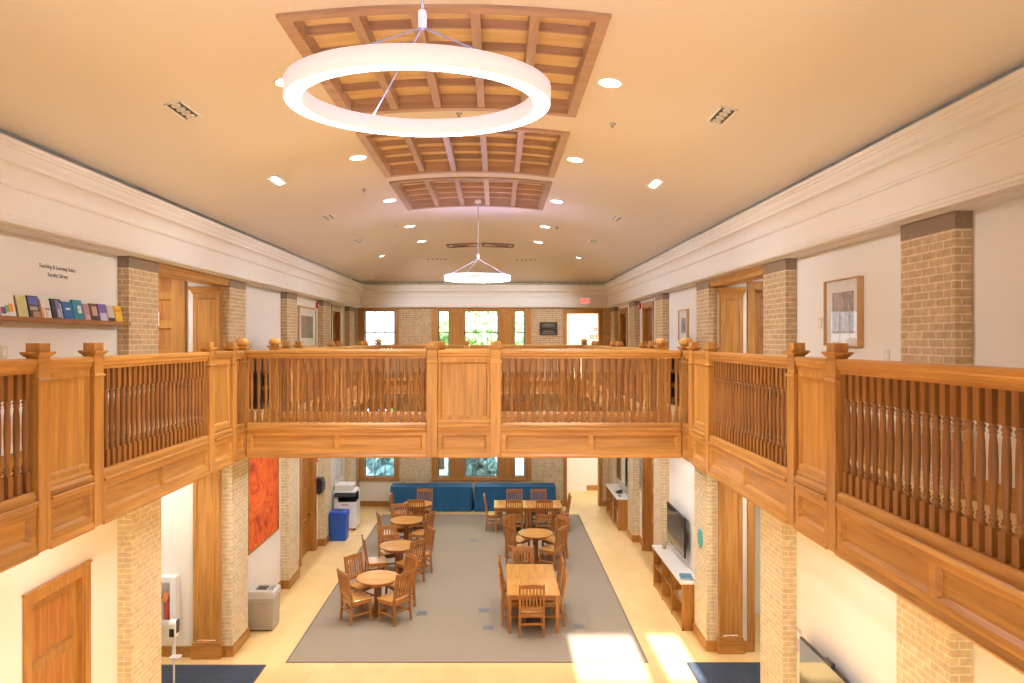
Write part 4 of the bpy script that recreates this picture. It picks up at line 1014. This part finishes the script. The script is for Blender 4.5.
stack(3.62, 13.77, 0.486, 4, 'in the nearest bay of the near shelf unit', col0=3); stack(3.62, 15.35, 0.486, 3, 'in the far bay of the near shelf unit', col0=5)
stack(3.58, 13.6, 0.9005, 2, 'on the white top of the near shelf unit', col0=3)
rb = random.Random(3)
for bi, (ya, yb_) in enumerate(((20.47, 21.1), (21.18, 21.8))):
    for sh, z in ((0, 0.0855), (1, 0.4855)):
        y = ya; k = 0
        while y < yb_ - 0.07:
            th = rb.uniform(0.035, 0.06); hh = rb.uniform(0.24, 0.31); c = rb.randrange(6); k += 1
            cn = ['beige', 'navy', 'red', 'white', 'teal', 'brown'][c]
            t = thing('book', f'{cn} book, far shelf unit, {["near", "middle"][bi]} bay, {["lower", "upper"][sh]} shelf, place {["one","two","three","four","five","six","seven","eight","nine","ten","eleven","twelve","thirteen","fourteen","fifteen"][k-1]} from near', 'book', (3.60, y+th/2, z), group='books in the shelf units')
            MB().box(-0.09, 0.09, -th/2+0.001, th/2-0.001, 0, hh).build('cover', BK[c], t, bev=0.003); MB().box(-0.086, 0.0905, -th/2+0.004, th/2-0.004, 0.003, hh+0.0004).build('pages', PAPER, t)
            y += th+0.001
t = thing('desk_phone', 'dark desk phone on the far white topped shelf unit', 'phone', (3.6, 21.2, 0.9005))
m = MB(); m.ext([(-0.09, 0), (0.09, 0), (0.09, 0.07), (-0.09, 0.03)], 'Y', -0.1, 0.1); m.build('body', DARK, t, bev=0.006)
m = MB(); m.tube([(-0.06, -0.12, 0.07), (-0.02, -0.125, 0.09), (0.05, -0.125, 0.10), (0.08, -0.12, 0.08)], 0.02); m.build('handset', BLACK, t)
t = thing('remote_control', 'dark remote lying beside the phone on the far shelf unit', 'remote', (3.55, 20.75, 0.9005))
MB().box(-0.03, 0.03, -0.1, 0.1, 0, 0.02).build('body', BLACK, t, bev=0.006); MB().box(-0.02, 0.02, -0.08, 0.06, 0.02, 0.023).build('keypad', GREY, t)
TAN = plain('small_jar', (0.5, 0.42, 0.25), 0.4)
t = thing('glass_jar', 'small jar at the far end of the near white shelf top', 'jar', (3.62, 15.55, 0.9005))
m = MB(); m.lathe([(0.04, 0), (0.045, 0.01), (0.045, 0.11), (0.03, 0.13)], seg=14); m.build('body', TAN, t); m = MB(); m.lathe([(0.034, 0.13), (0.034, 0.15)], seg=14); m.build('lid', GREY, t)

def tv(y0, y1, z0, z1, label, cam=False):
    w, h = y1-y0, z1-z0; t = thing('television', label, 'television', (XR-0.001, y1, z0), -PI/2, 'wall mounted televisions')
    MB().box(w/2-0.15, w/2+0.15, -0.03, 0, h/2-0.12, h/2+0.12).build('wall_bracket', BLACK, t); MB().box(w/2-0.04, w/2+0.04, -0.10, -0.03, h/2-0.05, h/2+0.05).build('bracket_arm', BLACK, t)
    MB().box(0, w, -0.14, -0.10, 0, h).build('housing', BLACK, t, bev=0.005); MB().box(0.012, w-0.012, -0.1425, -0.139, 0.018, h-0.012).build('screen', SCREEN, t)
    if cam: m = MB(); m.box(w/2-0.09, w/2+0.09, -0.15, -0.10, h+0.0005, h+0.045); m.build('camera_bar', DARK, t, bev=0.008)
tv(14.16, 15.58, 1.10, 1.90, 'flat black television on the right wall above the near shelf unit')
tv(20.6, 22.1, 1.2, 2.05, 'flat black television on the right wall above the far shelf unit')
tv(7.25, 8.77, 0.94, 1.79, 'flat black television on the near right wall, cut by the lower picture edge', True)
t = thing('wall_plaque', 'round teal plaque on the side of the third right brick pier', 'plaque', (GXR, 12.86, 1.86))
m = MB(); m.lathe([(0.135, 0), (0.135, 0.02), (0.125, 0.026), (0.10, 0.02)], seg=32); m.xf(Matrix.Scale(1.25, 4, Vector((1, 0, 0))) ); m.xf(Matrix.Rotation(-PI/2, 4, 'Y')); m.build('disc', TEAL, t)
t = thing('room_sign', 'pale lilac sign plate left of the near right television', 'sign', (XR-0.001, 9.10, 1.60))
MB().box(-0.008, 0, -0.07, 0.07, -0.15, 0.15).build('plate', LILAC, t); MB().box(-0.011, -0.008, -0.05, 0.05, 0.02, 0.10).build('upper_panel', PAPER, t)

# ------------------------------------------------------------------ left gallery: lettering, ledge, books
t = thing('wall_lettering', 'dark lettering Teaching and Learning Suites Faculty Library on the left gallery wall', 'sign', (XL+0.001, 7.70, 6.0), PI/2)
def text(body, size, x, z, parent, mat, name='lettering', ex=0.002, ry=None, align='CENTER', dy=0.0):
    c = bpy.data.curves.new(name, 'FONT'); c.body = body; c.size = size; c.align_x = align; c.extrude = ex; c.space_character = 1.02
    c.materials.append(mat); q = bpy.data.objects.new('tmp', c); COL.objects.link(q); dg = bpy.context.evaluated_depsgraph_get(); me = bpy.data.meshes.new_from_object(q.evaluated_get(dg)); me.name = name
    bpy.data.objects.remove(q); bpy.data.curves.remove(c); o = bpy.data.objects.new(name, me); COL.objects.link(o)
    if not me.materials: me.materials.append(mat)
    o.parent = parent; o.location = (x, dy, z); o.rotation_euler = (PI/2, 0, 0); return o
text('Teaching & Learning Suites', 0.058, 0, 0.15, t, LETTER); text('Faculty Library', 0.058, 0, 0.068, t, LETTER)
t = thing('book_ledge', 'narrow wooden ledge holding display books on the left gallery wall', 'shelf', (XL, 7.60, 5.58))
m = MB(); m.box(0, 0.20, -1.25, 1.25, 0, 0.03); m.build('shelf_board', WD['Y'], t, bev=0.004); m = MB(); m.box(0.185, 0.20, -1.25, 1.25, 0.03, 0.042); m.build('front_lip', WD['Y'], t)
def cm(name, *cols): return plain(name, cols[0], 0.4)
BOOKS = [(6.50, 0.20, 0.235, (0.82, 0.80, 0.80), 'white book with a rainbow coloured cover', [((0.10, 0.12, 0.45), 0.05, 0.35, 0.12, 0.4), ((0.20, 0.55, 0.15), 0.33, 0.6, 0.18, 0.48), ((0.85, 0.35, 0.05), 0.6, 0.88, 0.22, 0.55), ((0.5, 0.03, 0.1), 0.03, 0.2, 0.2, 0.36)]),
         (6.745, 0.15, 0.215, (0.62, 0.57, 0.30), 'pale olive book', []),
         (6.92, 0.17, 0.225, (0.05, 0.05, 0.07), 'black book with a blue photo cover', [((0.12, 0.15, 0.5), 0.05, 0.9, 0.6, 0.95), ((0.45, 0.25, 0.15), 0.3, 0.95, 0.05, 0.3), ((0.4, 0.38, 0.34), 0.1, 0.8, 0.35, 0.52)]),
         (7.12, 0.15, 0.195, (0.78, 0.74, 0.72), 'white book with small orange figures', [((0.8, 0.35, 0.12), 0.05, 0.25, 0.05, 0.6), ((0.3, 0.25, 0.4), 0.4, 0.9, 0.45, 0.58), ((0.6, 0.5, 0.45), 0.4, 0.6, 0.05, 0.4)]),
         (7.30, 0.17, 0.215, (0.03, 0.04, 0.05), 'black book with a violet blue band', [((0.16, 0.17, 0.55), 0.42, 0.8, 0.08, 0.95), ((0.55, 0.52, 0.7), 0.55, 0.75, 0.1, 0.5), ((0.5, 0.48, 0.5), 0.82, 0.98, 0.05, 0.8)]),
         (7.495, 0.175, 0.195, (0.01, 0.15, 0.48), 'bright blue book with a white swirl', [((0.75, 0.82, 0.9), 0.3, 0.75, 0.55, 0.66)]),
         (7.685, 0.18, 0.225, (0.015, 0.28, 0.42), 'tall teal book with a white oval', [((0.8, 0.82, 0.8), 0.5, 0.85, 0.35, 0.72), ((0.75, 0.35, 0.3), 0.62, 0.74, 0.48, 0.58)]),
         (7.885, 0.12, 0.19, (0.45, 0.28, 0.33), 'mauve book', [((0.6, 0.45, 0.4), 0.3, 0.9, 0.05, 0.35)]),
         (8.02, 0.15, 0.20, (0.12, 0.06, 0.05), 'dark brown book with a tan photo', [((0.55, 0.38, 0.26), 0.25, 0.95, 0.3, 0.85), ((0.06, 0.06, 0.06), 0.05, 0.6, 0.03, 0.28)]),
         (8.19, 0.18, 0.205, (0.20, 0.13, 0.42), 'purple book with a pale lower half', [((0.62, 0.58, 0.75), 0.15, 0.95, 0.04, 0.48)]),
         (8.385, 0.15, 0.195, (0.60, 0.56, 0.52), 'light grey book with a black foot', [((0.04, 0.04, 0.05), 0.02, 0.98, 0.02, 0.25)]),
         (8.555, 0.16, 0.20, (0.85, 0.55, 0.03), 'yellow book at the right end', [((0.80, 0.30, 0.03), 0.1, 0.9, 0.62, 0.82)])]
for y, w, h, c, l, pats in BOOKS:
    t = thing('display_book', f'{l} standing face out on the wall ledge', 'book', (XL+0.115, 6.87+0.972*(y-6.745), 5.6125), group='books on the wall ledge')
    t.rotation_euler = (0, -0.19, PI/2 if False else 0)
    cmn = plain('cover_'+l[:9].replace(' ', '_'), c, 0.35)
    m = MB(); m.box(0.018, 0.021, 0, w, 0, h); m.box(0, 0.003, 0, w, 0, h); m.box(0, 0.021, 0, 0.003, 0, h); cv = m.build('cover', cmn, t)
    MB().box(0.003, 0.018, 0.003, w-0.003, 0.003, h-0.003).build('pages', PAPER, t)
    for i, (pc, a, b, z0, z1) in enumerate(pats):
        MB().box(0.021, 0.0214+0.0003*i, a*w, b*w, z0*h, z1*h).build('cover_print', plain('print', pc, 0.4), cv)

# upper far wall: bronze plaque, exit sign; corridor pictures
t = thing('wall_mounted_plaque', 'dark bronze plaque in two halves on the brick beside the far gallery doorway', 'plaque', (1.69, YW-0.013, 5.77))
for k in range(2):
    z = -0.21+0.215*k
    MB().box(-0.29, 0.29, -0.03, 0, z, z+0.205).build('plate', BRONZE, t, bev=0.004)
    m = MB(); m.box(-0.22, 0.22, -0.033, -0.03, z+0.045, z+0.055); m.box(-0.17, 0.17, -0.033, -0.03, z+0.12, z+0.135); m.box(-0.2, 0.2, -0.033, -0.03, z+0.085, z+0.092); m.build('raised_lettering', BRONZEL, t)
t = thing('exit_sign', 'red lit EXIT sign on the cornice above the far doorway', 'sign', (2.86, FYB-0.0005, CZ+1.26))
MB().box(-0.15, 0.15, -0.05, 0, -0.09, 0.09).build('housing', EXITB, t, bev=0.006); text('EXIT', 0.15, 0, -0.055, t, EXITR, 'letters', 0.002, dy=-0.053)
for x, z, a, l in ((3.56, 5.78, 0.065, 'upper one'), (3.44, 5.52, 0.085, 'lower left one'), (3.66, 5.52, 0.085, 'lower right one')):
    t = thing('framed_photo', f'small framed photo on the corridor wall past the far gallery doorway, {l}', 'picture', (x, 25.9, z), group='small photos past the far doorway')
    m = MB(); m.frame(-a, a, -a*0.9, a*0.9, 0.018, -0.02, 0); m.build('frame', BRONZE, t); MB().box(-a+0.016, a-0.016, -0.012, -0.004, -a*0.9+0.016, a*0.9-0.016).build('print', ART4, t)

# dark low bookcases on the galleries, past the bridge
def bookcase(side, y0, y1, label):
    w = y1-y0
    loc, rz = ((XL+0.36, y0, ZU), PI/2) if side == 'l' else ((XR-0.36, y1, ZU), -PI/2)
    t = thing('low_bookcase', label, 'bookcase', loc, rz, 'dark low bookcases')
    m = MB(); m.box(0, w, 0.30, 0.32, 0, 0.95); m.box(0, 0.03, 0, 0.3, 0, 0.95); m.box(w-0.03, w, 0, 0.3, 0, 0.95); m.build('carcass', BRONZE, t)
    MB().box(-0.02, w+0.02, -0.02, 0.33, 0.95, 0.985).build('top', WD['X'], t)
    for z in (0.05, 0.35, 0.64): MB().box(0.03, w-0.03, 0.01, 0.3, z, z+0.02).build('shelf_board', WD['X'], t)
bookcase('l', 13.3, 15.3, 'dark low bookcase on the left gallery seen through the bridge balusters'); bookcase('r', 13.6, 15.6, 'dark low bookcase on the right gallery seen through the bridge balusters')

# ------------------------------------------------------------------ light
w = bpy.data.worlds.new('sky'); SC.world = w; w.use_nodes = True
bg = w.node_tree.nodes['Background']; bg.inputs[0].default_value = (0.80, 0.91, 1.0, 1); bg.inputs[1].default_value = 3.0
for a, b, c, d in nh:
    l = bpy.data.lights.new('window_portal', 'AREA'); l.shape = 'RECTANGLE'; l.size = b-a; l.size_y = d-c; l.cycles.is_portal = True
    o = bpy.data.objects.new('window_portal', l); COL.objects.link(o); o.location = ((a+b)/2, YN-0.1, (c+d)/2); o.rotation_euler = (PI/2, 0, PI)
s = bpy.data.lights.new('sun', 'SUN'); s.energy = 36; s.angle = math.radians(0.4); s.color = (1.0, 0.97, 0.93)
o = bpy.data.objects.new('sun', s); COL.objects.link(o); el = math.radians(19.0); d = Vector((0.0, math.cos(el), -math.sin(el))); o.rotation_mode = 'QUATERNION'; o.rotation_quaternion = Vector((0, 0, -1)).rotation_difference(d)

# unseen fill lamps added in the soffits: under the galleries, over the gallery walks, in the alcoves and the corridor
def added_soffit_lamp(x, y, z, power, where, ang=150, col=(0.96, 0.98, 1.0)):
    t = thing('added_soffit_light', f'added unseen soffit lamp {where}', 'ceiling light', (x, y, z), group='added soffit lamps')
    m = MB(); m.lathe([(0.09, -0.006), (0.09, 0.0)], seg=20); m.build('lens', LAMPW, t)
    m = MB(); m.lathe([(0.092, -0.012), (0.105, -0.01), (0.105, 0.0), (0.092, 0.0)], seg=20, caps=False); m.build('trim_ring', WHITE, t)
    add_spot(Vector((x, y, z)), Vector((0, 0, -1)), power, ang, col, 0.1, 0.03)
PG, PUP = 76, 70
for i, y in enumerate((4.0, 7.2, 10.9, 14.3, 17.6, 21.2)):
    o_ = ('first', 'second', 'third', 'fourth', 'fifth', 'sixth')[i]
    pw_ = PG*(0.45 if y < 8 else 1.0)
    added_soffit_lamp(-3.95, y, ZS, pw_, f'under the left gallery, {o_} from the near end'); added_soffit_lamp(3.1, y, ZS, pw_, f'under the right gallery, {o_} from the near end')
for x in (-2.3, -0.4, 1.5):
    added_soffit_lamp(x, 9.8, ZS, PG*0.7, f'under the bridge, {["left", "middle", "right"][int((x+2.3)/1.9+.1)]} one'); added_soffit_lamp(x, 21.3, ZS, PG, f'under the far gallery, {["left", "middle", "right"][int((x+2.3)/1.9+.1)]} one')
added_soffit_lamp(-5.7, 11.2, 3.85, 160, 'of the left ground floor alcove'); added_soffit_lamp(4.9, 11.4, 3.85, 160, 'of the right ground floor alcove')
added_soffit_lamp(-5.7, 11.2, 6.95, 160, 'of the left gallery alcove'); added_soffit_lamp(4.9, 11.4, 6.95, 160, 'of the right gallery alcove')
added_soffit_lamp(3.3, 24.8, 3.9, 220, 'of the ground floor corridor past the far doorway'); added_soffit_lamp(3.3, 24.8, 6.9, 150, 'of the upper corridor past the far doorway')

# ------------------------------------------------------------------ camera and view
cam = bpy.data.cameras.new('camera'); cam.sensor_fit = 'HORIZONTAL'; cam.sensor_width = 36.0; cam.lens = 36.0*F/1024
cam.shift_x = (512-VX)/1024; cam.shift_y = (VY-341.5)/1024; cam.clip_end = 300; cam.clip_start = 0.05
co = bpy.data.objects.new('camera', cam); COL.objects.link(co); co.location = (0, 0, CZ); co.rotation_euler = (PI/2, 0, 0); SC.camera = co
vs = SC.view_settings; vs.view_transform = 'Standard'; vs.look = 'None'; vs.gamma = 1.0; vs.use_curve_mapping = False; vs.exposure = 0.22
SC.display_settings.display_device = 'sRGB'
cy = SC.cycles; cy.use_denoising = True; cy.max_bounces = 10; cy.diffuse_bounces = 6; cy.glossy_bounces = 3; cy.sample_clamp_indirect = 6.0; cy.caustics_reflective = False; cy.caustics_refractive = False; cy.transparent_max_bounces = 8
